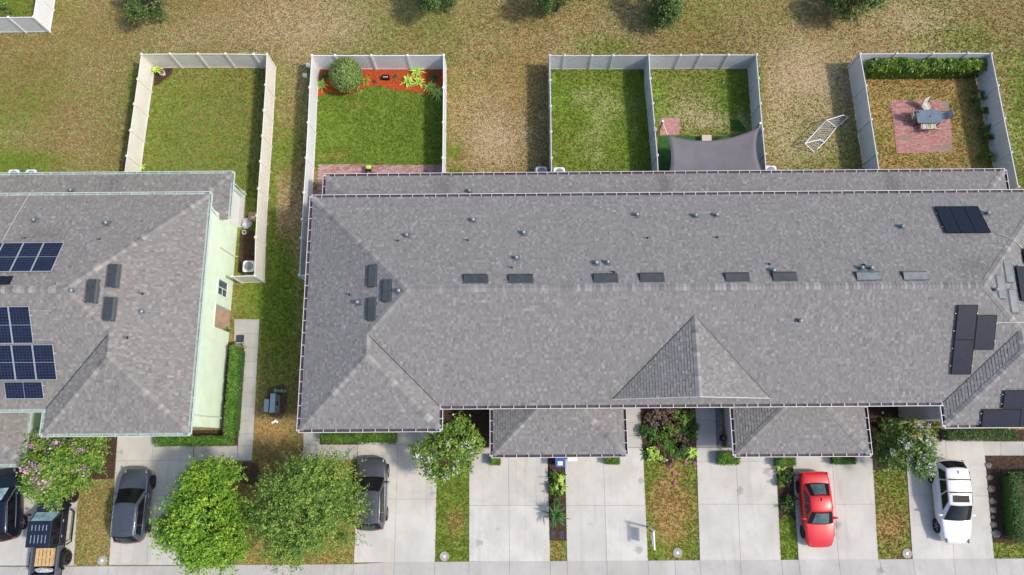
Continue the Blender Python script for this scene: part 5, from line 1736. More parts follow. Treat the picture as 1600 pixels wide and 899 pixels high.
    for sgn in (1, -1):
        A, B = ((b0, wb, zb_ - .06), (b1, wb, zb_ - .06))
        D, C_ = ((t0, wt, zr_e), (t1, wt, zr_e))
        spans = ((.13, .47), (.50, .86)) if kind == 'sedan' else ((.10, .30), (.33, .58), (.61, .88))
        for u0, u1 in spans:
            q = sub(A, B, C_, D, u0, u1, .20, .90)
            if u1 > .85:
                q = (q[0], q[1], lerp3(q[2], q[3], .04), q[3])
            if sgn > 0:
                q = [(x, y, z) for x, y, z in (q[1], q[0], q[3], q[2])]
            else:
                q = [(x, -y, z) for x, y, z in q]
            patch(*q, .022, 0.0, 3, 2).build('side_window', glass, root, smooth=True)
        if chrome_line:
            pts = [sub(A, B, C_, D, u, u, .93, .93)[0] for u in (.06, .2, .5, .8, .93)] + [sub(A, B, C_, D, .97, .97, .5, .5)[0], sub(A, B, C_, D, .99, .99, .12, .12)[0]]
            MB().tube([(x, sgn * (y + .02), z) for x, y, z in pts], .018, 6).build('window_trim', 'chrome', root)
        # mirror
        MB().ball((b1 - .30, sgn * (w + .02), zb_ + .02), .075, .17, .07, 10, 6).build('mirror', body, root, smooth=True)
        # lamps
        hx = h - (.30 if kind == 'sedan' else .22)
        MB().ball((hx, sgn * w * .68, st[-3][2] - .05), .17, .075, .04, 10, 6).build('headlight', 'lamp_w', root, smooth=True)
        MB().ball((-h + .13, sgn * w * .76, st[1][2] - .07), .10, .11, .08, 10, 6).build('tail_light', 'lamp_r', root, smooth=True)
        for k_ in (-.05, .22):
            MB().obox((h * k_, sgn * (w + .008), .86), (1, 0, 0), (0, 1, 0), (0, 0, 1), .09, .014, .014).build('door_handle', 'chrome' if rails else body, root)
        # wheels and arches
        wr = .33 if kind == 'sedan' else .37
        for wx in (h * .60, -h * .58):
            MB().tube([(wx, sgn * (w - .16), wr), (wx, sgn * w * .968, wr)], wr * 1.13, 20).build('wheel_arch', 'dark', root)
            wheel(root, wx, sgn * (w * .972 - .10), wr, .22, sgn, rim)
        if rails:
            MB().tube([(t0 + .08, sgn * wt * .93, zt_ - .04), (t0 + .2, sgn * wt * .93, zt_ + .045), (t1 - .3, sgn * wt * .93, zt_ + .045), (t1 - .08, sgn * wt * .93, zt_ - .04)], .022, 6).build('roof_rail', rails, root)
    if cross:
        for u in (.30, .66):
            x = t0 + (t1 - t0) * u
            MB().obox((x, 0, zt_ + .03), (1, 0, 0), (0, 1, 0), (0, 0, 1), .032, wt * .93, .016).build('roof_bar', 'dark', root)
    if sunroof:
        x0, x1 = t0 + (t1 - t0) * .74, t0 + (t1 - t0) * .93
        MB().obox(((x0 + x1) / 2, 0, zt_ - .004), (1, 0, 0), (0, 1, 0), (0, 0, 1), (x1 - x0) / 2, wt * .66, .012).build('sunroof', 'tint', root)
    MB().ball((t0 + .18, 0, zt_ + .01), .10, .02, .045, 8, 5).build('antenna_fin', 'dark' if kind == 'sedan' else body, root, smooth=True)
    MB().obox((h - .075, 0, .48), (1, 0, 0), (0, 1, 0), (0, 0, 1), .045, w * .42, .09).build('grille', 'dark', root)
    MB().obox((-h + .06, 0, .46), (1, 0, 0), (0, 1, 0), (0, 0, 1), .03, w * .5, .07).build('rear_bumper_trim', 'dark', root)
    return root

red = paint('red_paint', (.62, .008, .014), .0, .3)
white = paint('white_car_paint', (.74, .75, .78), .0, .3)
charcoal = paint('charcoal_paint', (.10, .115, .135), .5, .3)
grey_p = paint('grey_paint', (.10, .105, .115), .5, .3)
navy = paint('navy_paint', (.008, .012, .024), .3, .25)
jeepb = paint('blue_black_paint', (.010, .016, .034), .2, .4)
car('parked_car', 'glossy red sedan parked on driveway, nose to the street', (1281.5, 856), (1272.5, 737), 1.83, 1.44, red, 'sedan', .55, .85, wglass='glass_b', rglass='glass_b', rim='rim_d')
car('parked_car', 'white crossover car with black roof bars and sunroof', (1494, 850), (1484, 718), 1.88, 1.68, white, 'suv', .65, .95, sunroof=True, cross=True, rim='rim')
car('parked_car', 'charcoal crossover car with silver roof rails beside bright tree', (215, 731), (198.5, 849), 1.86, 1.66, charcoal, 'suv', .65, .95, rails='chrome', chrome_line=True, rim='rim_d')
car('parked_car', 'grey car half hidden under the olive tree', (583, 714), (578, 829), 1.85, 1.66, grey_p, 'suv', .65, .95, rails='chrome', rim='rim')
car('parked_car', 'black car with silver window trim at left frame edge', (9, 731), (2, 846), 1.90, 1.66, navy, 'suv', .65, .95, chrome_line=True, wglass='glass_light', rim='rim')

# pickup with a pallet in the bed
def pickup():
    c = P(88, 823, .3)
    c.z = 0
    root = thing('pickup_truck', 'dark blue four-door pickup truck with pallet in its bed', 'pickup', c, 'parked cars', R(90.5), local=True)
    L, w = 5.5, .92
    h = L / 2
    zb = 1.12
    MB().box(-h + .05, h - .15, -w * .80, w * .80, .42, .70).build('chassis', 'dark', root)
    hood = MB()
    hood.add([(.95, -.74, .68), (2.45, -.66, .68), (2.45, .66, .68), (.95, .74, .68), (.95, -.74, 1.24), (2.45, -.62, 1.16), (2.45, .62, 1.16), (.95, .74, 1.24)],
             [(3, 2, 1, 0), (4, 5, 6, 7), (0, 1, 5, 4), (1, 2, 6, 5), (2, 3, 7, 6), (3, 0, 4, 7)])
    hood.build('hood', jeepb, root, bevel=.05)
    MB().box(2.45, 2.50, -.6, .6, .70, 1.12).build('grille', 'dark', root)
    MB().box(2.5, 2.72, -.85, .85, .5, .72).build('front_bumper', 'dark', root, bevel=.03)
    MB().box(-.95, .95, -.84, .84, .60, 1.18).build('body', jeepb, root, bevel=.03)
    # cabin
    cb = MB()
    cb.add([(-.95, -.80, 1.17), (.90, -.80, 1.17), (.90, .80, 1.17), (-.95, .80, 1.17), (-.92, -.66, 1.83), (.42, -.66, 1.83), (.42, .66, 1.83), (-.92, .66, 1.83)],
           [(4, 5, 6, 7), (0, 1, 5, 4), (1, 2, 6, 5), (2, 3, 7, 6), (3, 0, 4, 7)])
    cb.build('cabin', jeepb, root)
    MB().box(-.98, .46, -.70, .70, 1.83, 1.885).build('hard_top', jeepb, root, bevel=.04)
    for i in range(5):
        for x0, x1 in ((-.75, -.30), (-.05, .25)):
            y = -.42 + i * .21
            MB().box(x0, x1, y - .018, y + .018, 1.885, 1.896).build('roof_rib', 'util', root)
    patch((.90, -.70, 1.20), (.90, .70, 1.20), (.46, .60, 1.80), (.46, -.60, 1.80), .02).build('windshield', 'glass_light', root)
    patch((-.95, .62, 1.25), (-.95, -.62, 1.25), (-.93, -.56, 1.78), (-.93, .56, 1.78), .02).build('rear_window', 'glass_k', root)
    for s in (1, -1):
        for x0, x1, x2, x3 in ((-.88, -.12, -.12, -.86), (-.04, .80, .40, -.04)):
            q = [(x0, .80, 1.22), (x1, .80, 1.22), (x2, .675, 1.78), (x3, .675, 1.78)]
            if s > 0:
                q = [q[1], q[0], q[3], q[2]]
            else:
                q = [(x, -y, z) for x, y, z in q]
            patch(*q, .02, 0, 2, 2).build('side_window', 'glass_k', root)
        MB().tube([(.86, s * .76, 1.22), (.46, s * .665, 1.84), (-.92, s * .665, 1.86)], .018, 6).build('roof_trim', 'chrome', root)
        MB().ball((.78, s * 1.06, 1.28), .07, .12, .10, 8, 6).build('mirror', 'dark', root, smooth=True)
        MB().tube([(1.0, s * .84, .50), (.85, s * 1.10, .48), (-.85, s * 1.10, .48), (-1.0, s * .84, .50)], .045, 8).build('side_step', 'dark', root)
        for k in (-.45, .4):
            MB().box(k - .07, k + .07, s * .845 - .012, s * .845 + .012, 1.02, 1.05).build('door_handle', 'chrome', root)
        for wx in (1.78, -1.78):
            wheel(root, wx, s * .86, .41, .28, s, 'rim_d')
            MB().tube([(wx - .56, s * .90, .62), (wx - .38, s * .90, .93), (wx + .38, s * .90, .93), (wx + .58, s * .90, .66)], .085, 6).build('fender_flare', 'dark', root)
        MB().ball((2.46, s * .50, .92), .05, .11, .11, 10, 6).build('headlight', 'lamp_w', root, smooth=True)
        MB().box(-2.68, -2.62, s * .72 - .07, s * .72 + .07, .80, 1.05).build('tail_light', 'lamp_r', root)
    # bed
    MB().box(-2.62, -.98, -.78, .78, .66, .72).build('bed_floor', 'dark', root)
    MB().box(-2.62, -.98, .70, .80, .60, 1.16).build('bed_side', 'bed_grey', root, bevel=.02)
    MB().box(-2.62, -.98, -.80, -.70, .60, 1.16).build('bed_side', 'bed_grey', root, bevel=.02)
    MB().box(-2.64, -2.56, -.70, .70, .60, 1.14).build('tailgate', jeepb, root, bevel=.02)
    MB().box(-1.06, -.98, -.695, .695, .72, 1.16).build('bed_front', jeepb, root)
    MB().box(-.965, -.955, -.16, .16, 1.81, 1.85).build('brake_lamp', 'lamp_w', root)
    return root, c
pk_root, pkc = pickup()
def loc_pt(x, y, z):
    a = R(90.5)
    return Vector((pkc.x + x * math.cos(a) - y * math.sin(a), pkc.y + x * math.sin(a) + y * math.cos(a), z))
pal = thing('pallet', 'pale wooden pallet lying in the pickup bed', 'pallet', loc_pt(-1.62, 0, .73), None, R(90.5), True)
for i in range(5):
    y = -.44 + i * .22
    MB().box(-.5, .5, y - .085, y + .085, .36, .385).build('deck_board', 'wood', pal)
for x in (-.45, 0, .45):
    MB().box(x - .045, x + .045, -.53, .53, .26, .359).build('stringer', 'wood', pal)
for i in range(3):
    y = -.44 + i * .44
    MB().box(-.5, .5, y - .07, y + .07, .0, .26 if i != 5 else .2).build('block', 'wood', pal)
bg_ = MB().ball(loc_pt(-2.36, 0, .95), .55, .16, .2, 14, 8)
bg_.v = [(x + random.uniform(-.05, .05), y + random.uniform(-.04, .04), max(.73, z + random.uniform(-.05, .05))) for x, y, z in bg_.v]
tag(bg_.build('plastic_sheet', 'bag', loc=loc_pt(-2.36, 0, .73)), 'crumpled grey plastic sheet at rear of the pickup bed', 'plastic sheet')

# ------------------------------------------------------------------ yard things
def ac_unit(px, py, label, z=.78):
    c = P(px, py, z)
    root = thing('air_conditioner', label, 'air conditioner', (c.x, c.y, 0), 'air conditioner condensers')
    s = .37
    MB().box(c.x - .45, c.x + .45, c.y - .45, c.y + .45, -.03, .07).build('pad', 'walk', root)
    MB().box(c.x - s, c.x + s, c.y - s, c.y + s, .0702, z - .05).build('cabinet', 'galv', root, bevel=.03)
    t = MB()
    n = 20
    o = [(c.x + s * .98 * sx, c.y + s * .98 * sy) for sx, sy in ((-1, -1), (1, -1), (1, 1), (-1, 1))]
    rp = [(c.x + .30 * math.cos(6.2832 * i / n), c.y + .30 * math.sin(6.2832 * i / n)) for i in range(n)]
    vs = []
    for i in range(n):
        a = 6.2832 * i / n
        m = max(abs(math.cos(a)), abs(math.sin(a)))
        vs += [(c.x + s * math.cos(a) / m, c.y + s * math.sin(a) / m, z - .0498), (c.x + .30 * math.cos(a), c.y + .30 * math.sin(a), z - .02), (c.x + .28 * math.cos(a), c.y + .28 * math.sin(a), z - .10)]
    fs = []
    for i in range(n):
        j = (i + 1) % n
        fs += [(i * 3, j * 3, j * 3 + 1, i * 3 + 1), (i * 3 + 1, j * 3 + 1, j * 3 + 2, i * 3 + 2)]
    t.add(vs, fs).build('top_ring', 'white', root)
    MB().tube([(c.x, c.y, z - .12), (c.x, c.y, z - .11)], .285, 18).build('fan_well', 'dark', root)
    f = MB()
    for i in range(3):
        a = 2.1 * i
        f.obox((c.x + .14 * math.cos(a), c.y + .14 * math.sin(a), z - .085), (math.cos(a), math.sin(a), 0), (-math.sin(a), math.cos(a), .35), (0, -.3, 1), .13, .07, .006)
    f.build('fan_blades', 'black_met', root)
    MB().tube([(c.x, c.y, z - .10), (c.x, c.y, z - .03)], .07, 10).build('fan_hub', 'galv', root)
    g = MB()
    for i in range(10):
        a = 6.2832 * i / 10
        g.tube([(c.x + .06 * math.cos(a), c.y + .06 * math.sin(a), z - .03), (c.x + .29 * math.cos(a), c.y + .29 * math.sin(a), z - .03)], .004, 4)
    g.build('fan_guard', 'alu', root)
ac_unit(388, 416, 'air conditioner in fenced side yard of the mint house')
ac_unit(846, 268.5, 'air conditioner left of the patchy yard fence, half under eave')
ac_unit(874, 269.5, 'air conditioner inside the patchy yard, half under eave')
ac_unit(1205, 267, 'air conditioner right of the shade sail, half under eave')
ac_unit(20, 273, 'air conditioner at rear eave of mint house, leftmost')
ac_unit(47, 273, 'air conditioner at rear eave of mint house, second from left')

# soccer goal lying in the field
def goal():
    A, B, C, D, E, Fp, G, H2 = (P(1257.5, 224.5, .75), P(1272.5, 238.5, .05), P(1325, 184, .05), P(1318, 180, .55), P(1291.5, 188, .75), P(1307, 199, .05), P(1281.5, 218.5, .75), P(1288, 222.5, .05))
    b = (A + B + C + E) / 4
    root = thing('soccer_goal', 'white framed soccer goal standing in the back field', 'goal', (b.x, b.y, 0))
    for nm, pts in (('crossbar', [A, E]), ('base_bar', [P(1276, 233.5, .05), H2, Fp, C]), ('post', [A, B]), ('back_bar', [E, D, C]), ('post', [E, Fp]), ('back_bar', [A, A.lerp(G, .5) + Vector((0, 0, .08)), G, H2])):
        MB().tube(pts, .032, 8).build(nm, 'white', root, smooth=True)
    nb = MB()
    for i in range(15):
        t = i / 14
        nb.tube([A.lerp(E, t), H2.lerp(C, t * .8) if False else P(1276, 233.5, .05).lerp(C, t)], .011, 4, False)
    for i in range(1, 7):
        t = i / 7
        nb.tube([A.lerp(P(1276, 233.5, .05), t), E.lerp(C, t)], .011, 4, False)
    for i in range(5):
        nb.tube([E.lerp(D, i / 4), Fp.lerp(C, i / 4)], .011, 4, False)
    nb.build('net', 'net', root)
goal()

# patio table with chairs
tc = P(1452, 182, .73)
tb = thing('patio_table', 'slate blue rectangular patio table on red brick patio', 'table', (tc.x, tc.y, 0))
tw, th_ = .80, .47
ns = 9
for i in range(ns):
    x0 = tc.x - tw + 2 * tw * i / ns
    MB().box(x0 + .004, x0 + 2 * tw / ns - .004, tc.y - th_ + .04, tc.y + th_ - .04, .712, .732).build('slat', 'table', tb)
fr = MB()
fr.box(tc.x - tw - .03, tc.x + tw + .03, tc.y + th_ - .038, tc.y + th_, .70, .735); fr.box(tc.x - tw - .03, tc.x + tw + .03, tc.y - th_, tc.y - th_ + .038, .70, .735)
fr.box(tc.x - tw - .03, tc.x - tw, tc.y - th_ + .038, tc.y + th_ - .038, .70, .735); fr.box(tc.x + tw, tc.x + tw + .03, tc.y - th_ + .038, tc.y + th_ - .038, .70, .735)
fr.build('table_frame', 'table', tb)
for sx in (-1, 1):
    for sy in (-1, 1):
        MB().box(tc.x + sx * (tw - .06) - .025, tc.x + sx * (tw - .06) + .025, tc.y + sy * (th_ - .07) - .025, tc.y + sy * (th_ - .07) + .025, 0.02, .70).build('leg', 'dark', tb)
MB().tube([(tc.x + .03, tc.y, .7322), (tc.x + .03, tc.y, .742)], .045, 10).build('parasol_ring', 'dark', tb)
cp = P(1436.5, 174.5, .8)
tag(MB().tube([(cp.x, cp.y, .737), (cp.x, cp.y, .83)], [.055, .07], 12).build('cup', 'grey_met', loc=(cp.x, cp.y, .737)), 'dark round candle pot on corner of the patio table', 'pot')
def chair(px, py, ang, label, mat='sling'):
    c = P(px, py, .5)
    root = thing('patio_chair', label, 'chair', (c.x, c.y, 0), 'chairs round the patio table', R(ang), True)
    # local: x forward (towards table)
    MB().obox((0, 0, .42), (1, 0, -.05), (0, 1, 0), (.05, 0, 1), .24, .23, .012).build('seat', mat, root)
    MB().obox((-.33, 0, .70), (.30, 0, -.95), (0, 1, 0), (.95, 0, .30), .30, .22, .012).build('backrest', mat, root)
    for s in (1, -1):
        MB().tube([(.25, s * .26, .02), (.24, s * .26, .62), (-.28, s * .26, .60)], .016, 6).build('arm_frame', 'dark', root)
        MB().tube([(-.34, s * .26, .02), (-.22, s * .26, .42), (-.43, s * .24, 1.0)], .016, 6).build('back_leg', 'dark', root)
    return root
chair(1448.5, 166, -65, 'cream sling chair at rear of the patio table')
chair(1473, 181, 182, 'grey sling chair at right end of the patio table', 'util')
chair(1446, 197, 92, 'cream sling chair at left front of the patio table')
chair(1458, 197, 92, 'sling chair at right front of the patio table')
chair(1431, 181, 5, 'cream sling chair at left end of the patio table')
sp = P(1380, 131, .4)
sr = thing('solar_light', 'small round light on a stake in patio yard', 'garden light', (sp.x, sp.y, 0))
MB().tube([(sp.x, sp.y, 0), (sp.x, sp.y, .5)], .012, 6).build('stake', 'dark', sr)
MB().tube([(sp.x, sp.y, .5), (sp.x, sp.y, .56)], [.10, .12], 12).build('lamp_head', 'galv', sr)
MB().ball((sp.x, sp.y, .57), .09, .09, .03, 10, 4).build('lamp_top', 'dark', sr)

# shade sail
def sail():
    zA, zB = 2.5, 2.35
    tl, tr_ = P(1043, 211, zB), P(1187, 199, zB)
    bl, br = P(1046, 270, 2.45), P(1192, 270, 2.45)
    bl.y = br.y = YL - .02 + .18
    c = (tl + tr_ + bl + br) / 4
    root = thing('shade_sail', 'dark grey shade sail stretched from the rear eave', 'shade sail', (c.x, c.y, 0))
    n = 20
    vs = []
    for j in range(n + 1):
        for i in range(n + 1):
            u, v = i / n, j / n
            uu = u; vv = v
            p = tl.lerp(tr_, u).lerp(bl.lerp(br, u), v)
            e = 4 * u * (1 - u); f = 4 * v * (1 - v)
            # concave edges
            top = -(1 - v) * e * .62
            side = f * (.18 * (1 - u) - .30 * u)
            p = p + Vector((side, top, -.16 * e * f - .10 * e * (1 - v)))
            vs.append(p)
    fs = [(j * (n + 1) + i, (j + 1) * (n + 1) + i, (j + 1) * (n + 1) + i + 1, j * (n + 1) + i + 1) for j in range(n) for i in range(n)]
    o = MB().add(vs, fs).build('fabric', 'sail', root, smooth=True)
    md = o.modifiers.new('thickness', 'SOLIDIFY'); md.thickness = .008
    ed = [vs[i] for i in range(n + 1)]
    MB().tube([p + Vector((0, 0, .008)) for p in ed], .016, 6).build('hem', 'sail', root)
    MB().tube([vs[j * (n + 1)] + Vector((0, 0, .008)) for j in range(n + 1)], .016, 6).build('hem', 'sail', root)
    MB().tube([vs[j * (n + 1) + n] + Vector((0, 0, .008)) for j in range(n + 1)], .016, 6).build('hem', 'sail', root)
    p1 = P(1035.5, 190, 2.6); p2 = P(1188, 193, 2.5)
    MB().tube([p1, tl], .018, 6).build('tension_rope', 'white', root)
    MB().tube([p2, tr_], .018, 6).build('tension_rope', 'white', root)
    for nm, p in (('brown wooden post holding left corner of shade sail', p1), ('brown wooden post holding right corner of shade sail', p2)):
        b = P(1026, 206) if p is p1 else P(1176, 208)
        t = thing('sail_post', nm, 'post', (p.x, p.y, 0), 'posts of the shade sail')
        MB().box(p.x - .05, p.x + .05, p.y - .05, p.y + .05, 0, p.z + .03).build('post', 'post_wood', t)
        MB().box(p.x - .06, p.x + .06, p.y - .06, p.y + .06, p.z + .0302, p.z + .06).build('cap', 'white', t)
sail()
b = P(1104.5, 217, .45)
bn = thing('storage_bench', 'beige storage bench at edge of the shade sail', 'bench', (b.x, b.y, 0))
MB().box(b.x - .30, b.x + .30, b.y - .26, b.y + .26, 0, .40).build('box', 'beige', bn, bevel=.02)
MB().box(b.x - .32, b.x + .32, b.y - .28, b.y + .28, .4002, .45).build('lid', 'beige', bn, bevel=.015)

# black planter frame in the mulch and the chair with a lime top
b = P(602.5, 121, .2)
pl = thing('planter_box', 'small black rectangular planter standing in red mulch', 'planter', (b.x, b.y, 0))
for q in ((-.26, .26, .10, .15), (-.26, .26, -.15, -.10), (-.26, -.21, -.0998, .0998), (.21, .26, -.0998, .0998)):
    MB().box(b.x + q[0], b.x + q[1], b.y + q[2], b.y + q[3], 0, .28).build('side', 'dark', pl)
MB().box(b.x - .209, b.x + .209, b.y - .099, b.y + .099, 0.0, .2).build('soil', 'soil', pl)
for k in (-.12, .0, .12):
    MB().ball((b.x + k, b.y + .01, .235), .06, .05, .05, 8, 5).build('pebble', 'beige', pl, smooth=True)
b = P(575.5, 262, .5)
ch = thing('garden_stool', 'black chair with lime green seat on the brick patio', 'chair', (b.x, b.y, 0))
MB().ball((b.x, b.y + .05, .50), .21, .16, .05, 14, 6).build('seat', 'lime', ch, smooth=True)
MB().box(b.x - .2, b.x + .2, b.y - .28, b.y - .12, .44, .5).build('backrest', 'dark', ch)
for sx in (-1, 1):
    for sy in (-1, 1):
        MB().tube([(b.x + sx * .21, b.y + sy * .2 - .05, .02), (b.x + sx * .16, b.y + sy * .12, .46)], .018, 6).build('leg', 'dark', ch)

# utility boxes between the houses
def cabinet(label, px, py, w, d, h, lid=.04, mat='util'):
    c = P(px, py, h)
    t = thing('utility_box', label, 'utility box', (c.x, c.y, 0), 'utility boxes between the houses')
    MB().box(c.x - w / 2, c.x + w / 2, c.y - d / 2, c.y + d / 2, 0, h - lid).build('cabinet', mat, t, bevel=.015)
    MB().box(c.x - w / 2 - .025, c.x + w / 2 + .025, c.y - d / 2 - .025, c.y + d / 2 + .025, h - lid + .0002, h).build('lid', mat, t, bevel=.012)
    MB().box(c.x + w / 2 - .0 + .002, c.x + w / 2 + .03, c.y - d * .12, c.y + d * .12, h * .45, h * .62).build('hasp', 'dark', t)
    return t
cabinet('low pale blue-grey utility box, left of the pair', 416, 634, .24, .72, .75)
cabinet('tall pale blue-grey utility box, right of the pair', 425.5, 630, .26, 1.12, 1.05)
mp = P(432, 631)
mr = thing('electricity_meters', 'dark meter panel with round meters beside utility box', 'meter', (mp.x, mp.y, 0))
MB().box(mp.x - .12, mp.x + .0, mp.y - .5, mp.y + .5, 0, .95).build('panel', 'dark', mr)
for dy in (-.28, .02, .3):
    MB().tube([(mp.x + .002, mp.y + dy, .70), (mp.x + .10, mp.y + dy, .70)], .085, 12).build('meter', 'galv', mr)
for px, py, lab in ((431.5, 610.5, 'round green pedestal, left of two by the utility boxes'), (441, 611, 'round green pedestal, right of two by the utility boxes')):
    c = P(px, py, .5)
    t = thing('cable_pedestal', lab, 'pedestal', (c.x, c.y, 0), 'green cable pedestals')
    MB().tube([(c.x, c.y, 0), (c.x, c.y, .55)], [.11, .11], 12).build('tube', 'pedestal', t, smooth=False)
    MB().ball((c.x, c.y, .55), .12, .12, .09, 12, 6).build('dome', 'pedestal', t, smooth=True)
    MB().box(c.x + .108, c.x + .12, c.y - .05, c.y + .05, .2, .4).build('tag', 'white', t)
c = P(429, 659, .15)
t = thing('drain_pipe_cap', 'white plastic splash pipe lying on the grass strip', 'pipe', (c.x, c.y, 0))
MB().tube([(c.x - .18, c.y - .06, .09), (c.x + .0, c.y + .02, .12)], .085, 10).build('elbow', 'white', t)
MB().tube([(c.x - .02, c.y + .08, .11), (c.x + .2, c.y - .04, .10)], .08, 10).build('pipe', 'white', t)
for px, py, lab in ((481, 101.5, 'white meter lid against the red mulch yard fence'), (476, 117, 'white meter lid on grass, second from the fence corner')):
    c = P(px, py, .25)
    t = thing('meter_box', lab, 'meter box', (c.x, c.y, 0), 'white meter boxes by the fence')
    MB().box(c.x - .13, c.x + .13, c.y - .12, c.y + .12, 0, .22).build('box', 'white', t, bevel=.015)
    MB().box(c.x - .14, c.x + .14, c.y - .13, c.y + .13, .2202, .25).build('lid', 'white', t, bevel=.01)
# side yard clutter
c = P(395, 338, .4)
t = thing('cardboard_box', 'open cardboard box against fence of mint house yard', 'box', (c.x, c.y, 0))
for q in ((-.3, .3, .26, .28), (-.3, .3, -.28, -.26), (-.3, -.28, -.2598, .2598), (.28, .3, -.2598, .2598)):
    MB().box(c.x + q[0], c.x + q[1], c.y + q[2], c.y + q[3], .0, .42).build('side', 'card', t)
MB().box(c.x - .279, c.x + .279, c.y - .259, c.y + .259, .0, .40).build('closed_flaps', 'card', t)
MB().box(c.x - .08, c.x + .14, c.y - .14, c.y - .02, .4003, .406).build('label', 'white', t)
c = P(385.5, 349, .2)
mb = MB().ball((c.x, c.y, .17), .32, .42, .19, 14, 8)
mb.v = [(x + random.uniform(-.05, .05), y + random.uniform(-.05, .05), max(0, z + random.uniform(-.04, .04))) for x, y, z in mb.v]
tag(mb.build('plastic_bag', 'bag', loc=(c.x, c.y, 0)), 'crumpled pale plastic bag beside the cardboard box', 'bag')
c = P(381.5, 363, .25)
t = thing('plant_pot', 'small white pot by mint house wall', 'pot', (c.x, c.y, 0))
MB().tube([(c.x, c.y, 0), (c.x, c.y, .26)], [.10, .15], 14).build('pot', 'white', t)
MB().tube([(c.x, c.y, .24), (c.x, c.y, .265)], [.12, .12], 12).build('soil', 'soil', t)
c = P(374.5, 529, .15)
t = thing('meter_box', 'dark square box lid at foot of mint house wall', 'meter box', (c.x, c.y, 0))
MB().box(c.x - .22, c.x + .22, c.y - .22, c.y + .22, 0, .14).build('box', 'dark', t, bevel=.015)
MB().box(c.x - .20, c.x + .20, c.y - .20, c.y + .20, .1402, .16).build('lid', 'black_met', t)

# bins
c = P(875.5, 721, 1.0)
t = thing('recycling_bin', 'blue wheeled recycling bin at the middle garage', 'bin', (c.x, c.y, 0))
bm = MB()
bm.add([(c.x - .23, c.y - .25, .06), (c.x + .23, c.y - .25, .06), (c.x + .23, c.y + .22, .06), (c.x - .23, c.y + .22, .06), (c.x - .29, c.y - .32, .98), (c.x + .29, c.y - .32, .98), (c.x + .29, c.y + .28, .98), (c.x - .29, c.y + .28, .98)],
       [(3, 2, 1, 0), (4, 5, 6, 7), (0, 1, 5, 4), (1, 2, 6, 5), (2, 3, 7, 6), (3, 0, 4, 7)])
bm.build('tub', 'blue_bin', t, bevel=.02)
MB().box(c.x - .31, c.x + .31, c.y - .34, c.y + .30, .982, 1.04).build('lid', 'blue_bin', t, bevel=.02)
MB().box(c.x - .16, c.x + .14, c.y - .24, c.y + .0, 1.0402, 1.044).build('lid_sticker', 'white', t)
MB().tube([(c.x - .2, c.y + .31, .95), (c.x + .2, c.y + .31, .95)], .02, 6).build('handle', 'blue_bin', t)
for s in (-1, 1):
    MB().tube([(c.x + s * .24, c.y + .24, .1), (c.x + s * .28, c.y + .24, .1)], .1, 12).build('wheel', 'tyre', t)
c2 = P(894, 713.5, .9)
t = thing('wheeled_bin', 'pale beige bin beside the blue bin', 'bin', (c2.x, c2.y, 0))
bm = MB()
bm.add([(c2.x - .24, c2.y - .2, .06), (c2.x + .24, c2.y - .2, .06), (c2.x + .24, c2.y + .2, .06), (c2.x - .24, c2.y + .2, .06), (c2.x - .28, c2.y - .26, .88), (c2.x + .28, c2.y - .26, .88), (c2.x + .28, c2.y + .26, .88), (c2.x - .28, c2.y + .26, .88)],
       [(3, 2, 1, 0), (4, 5, 6, 7), (0, 1, 5, 4), (1, 2, 6, 5), (2, 3, 7, 6), (3, 0, 4, 7)])
bm.build('tub', 'beige', t, bevel=.02)
MB().box(c2.x - .30, c2.x + .30, c2.y - .28, c2.y + .28, .882, .93).build('lid', 'vinyl_w', t, bevel=.02)

# flat things in the front strips
for px, py, lab in ((160, 876, 'round concrete cleanout cover in strip beside the pickup'), (694.5, 869.5, 'round concrete cleanout cover in green strip left of middle'), (1058.5, 864, 'round concrete cleanout cover in the wide dry strip'), (1417, 865, 'round concrete cleanout cover left of the white car')):
    c = P(px, py)
    t = thing('cleanout_cover', lab, 'utility cover', (c.x, c.y, 0), 'cleanout covers along the sidewalk')
    MB().tube([(c.x, c.y, -.02), (c.x, c.y, .045)], [.29, .28], 24).build('concrete_ring', 'disc', t)
    MB().tube([(c.x, c.y, .0452), (c.x, c.y, .06)], [.085, .08], 14).build('cap', 'white', t)
for px, py, lab in ((863.5, 836, 'left dark meter lid below the small palm'), (877, 836, 'right dark meter lid below the small palm')):
    c = P(px, py)
    t = thing('ground_box', lab, 'meter lid', (c.x, c.y, 0), 'dark meter lids in the narrow bed')
    MB().box(c.x - .15, c.x + .15, c.y - .24, c.y + .24, -.02, .035).build('rim', 'black_met', t, bevel=.03)
    MB().box(c.x - .12, c.x + .12, c.y - .21, c.y + .21, .0352, .046).build('lid', 'black_met', t, bevel=.02)
# yard-arm sign
c = P(1027, 838, 1.6)
c0 = P(1022, 829, 1.65)
t = thing('yard_sign', 'white hanging yard sign seen edge-on in dry strip', 'sign', (c0.x, c0.y, 0))
MB().box(c0.x - .045, c0.x + .045, c0.y - .045, c0.y + .045, 0, 1.7).build('post', 'white', t)
MB().box(c0.x - .04, c0.x + .04, c0.y - 1.10, c0.y - .0452, 1.50, 1.59).build('arm', 'white', t)
MB().box(c0.x - .012, c0.x + .012, c0.y - .95, c0.y - .2, .78, 1.40).build('board', 'white', t)
for k in (-.82, -.33):
    MB().tube([(c0.x, c0.y + k, 1.40), (c0.x, c0.y + k, 1.50)], .01, 6).build('hanger', 'alu', t)
MB().ball((c0.x, c0.y, 1.74), .06, .06, .06, 10, 6).build('finial', 'lime', t, smooth=True)
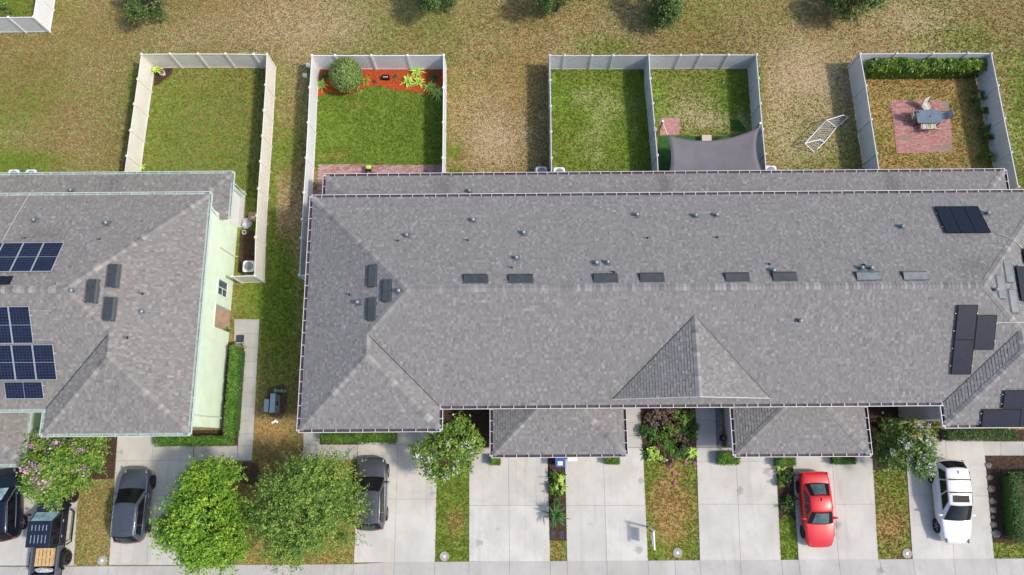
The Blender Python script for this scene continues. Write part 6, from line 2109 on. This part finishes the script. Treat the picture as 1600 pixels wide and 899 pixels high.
# dark pot by the right garage
c = P(1130, 685, .3)
t = thing('plant_urn', 'dark urn beside gravel strip at right garage wall', 'pot', (c.x, c.y, 0))
MB().tube([(c.x, c.y, 0), (c.x, c.y, .2), (c.x, c.y, .42)], [.11, .2, .16], 14).build('urn', 'dark', t)
MB().tube([(c.x, c.y, .38), (c.x, c.y, .425)], [.13, .13], 12).build('soil', 'soil', t)
# white garden lights under the eaves
for px, py, lab in ((708, 648, 'white garden light in shaded nook left of middle garage'), (1379, 645, 'white garden light in shaded nook left of right wing')):
    c = P(px, py, .35)
    t = thing('garden_light', lab, 'garden light', (c.x, c.y, 0), 'white garden lights')
    MB().tube([(c.x, c.y, 0), (c.x, c.y, .33)], .012, 6).build('stake', 'dark', t)
    MB().ball((c.x, c.y, .37), .07, .07, .05, 10, 6).build('lamp_head', 'white', t, smooth=True)

# ------------------------------------------------------------------ grass blades over every lawn
n = 400000
X = rng.uniform(-42, 42, n); Y = rng.uniform(-9.0, 36.5, n)
px, py = px_of(np.stack([X, Y, np.zeros(n)], 1))
ok = (px > -110) & (px < 1710) & (py > -90) & (py < 960)
for poly in HARD:
    ok &= ~in_poly(X, Y, poly)
X, Y = X[ok], Y[ok]
lu, ba, dr = zone_fields(X, Y)
keep = rng.random(len(X)) > np.clip(ba * 1.1 - .05, 0, .82)
X, Y, lu, ba, dr = X[keep], Y[keep], lu[keep], ba[keep], dr[keep]
m = len(X)
Vs = []
at = {'lush': [], 'bare': [], 'dry': [], 'rnd': []}
for k in range(3):
    th = rng.uniform(0, 6.283, m); ln = rng.uniform(.04, .10, m) * (.7 + .6 * np.clip(lu, 0, 1.2)); wd = rng.uniform(.018, .042, m)
    ox, oy = X + rng.normal(size=m) * .03, Y + rng.normal(size=m) * .03
    cx, sx = np.cos(th), np.sin(th)
    lean = rng.uniform(.35, 1.0, m)
    Vs.append(np.stack([np.stack([ox - sx * wd, oy + cx * wd, np.full(m, -.01)], 1), np.stack([ox + sx * wd, oy - cx * wd, np.full(m, -.01)], 1),
                        np.stack([ox + cx * ln * lean, oy + sx * ln * lean, .02 + ln * (1.05 - lean * .75)], 1)], 1))
    r_ = np.repeat(rng.random(m), 3)
    at['rnd'].append(r_)
    for nm, a in (('lush', lu), ('bare', ba), ('dry', dr)):
        at[nm].append(np.repeat(a, 3))
V = np.concatenate(Vs).reshape(-1, 3)
np_mesh('grass', V, np.arange(len(V)).reshape(-1, 3), 'blade', loc=(0, 0, 0), kind='stuff', attrs={k: np.concatenate(v) for k, v in at.items()})
g_ = bpy.data.objects['grass']
g_['label'] = 'short mixed green and dry grass of lawns and field'
g_['category'] = 'grass'
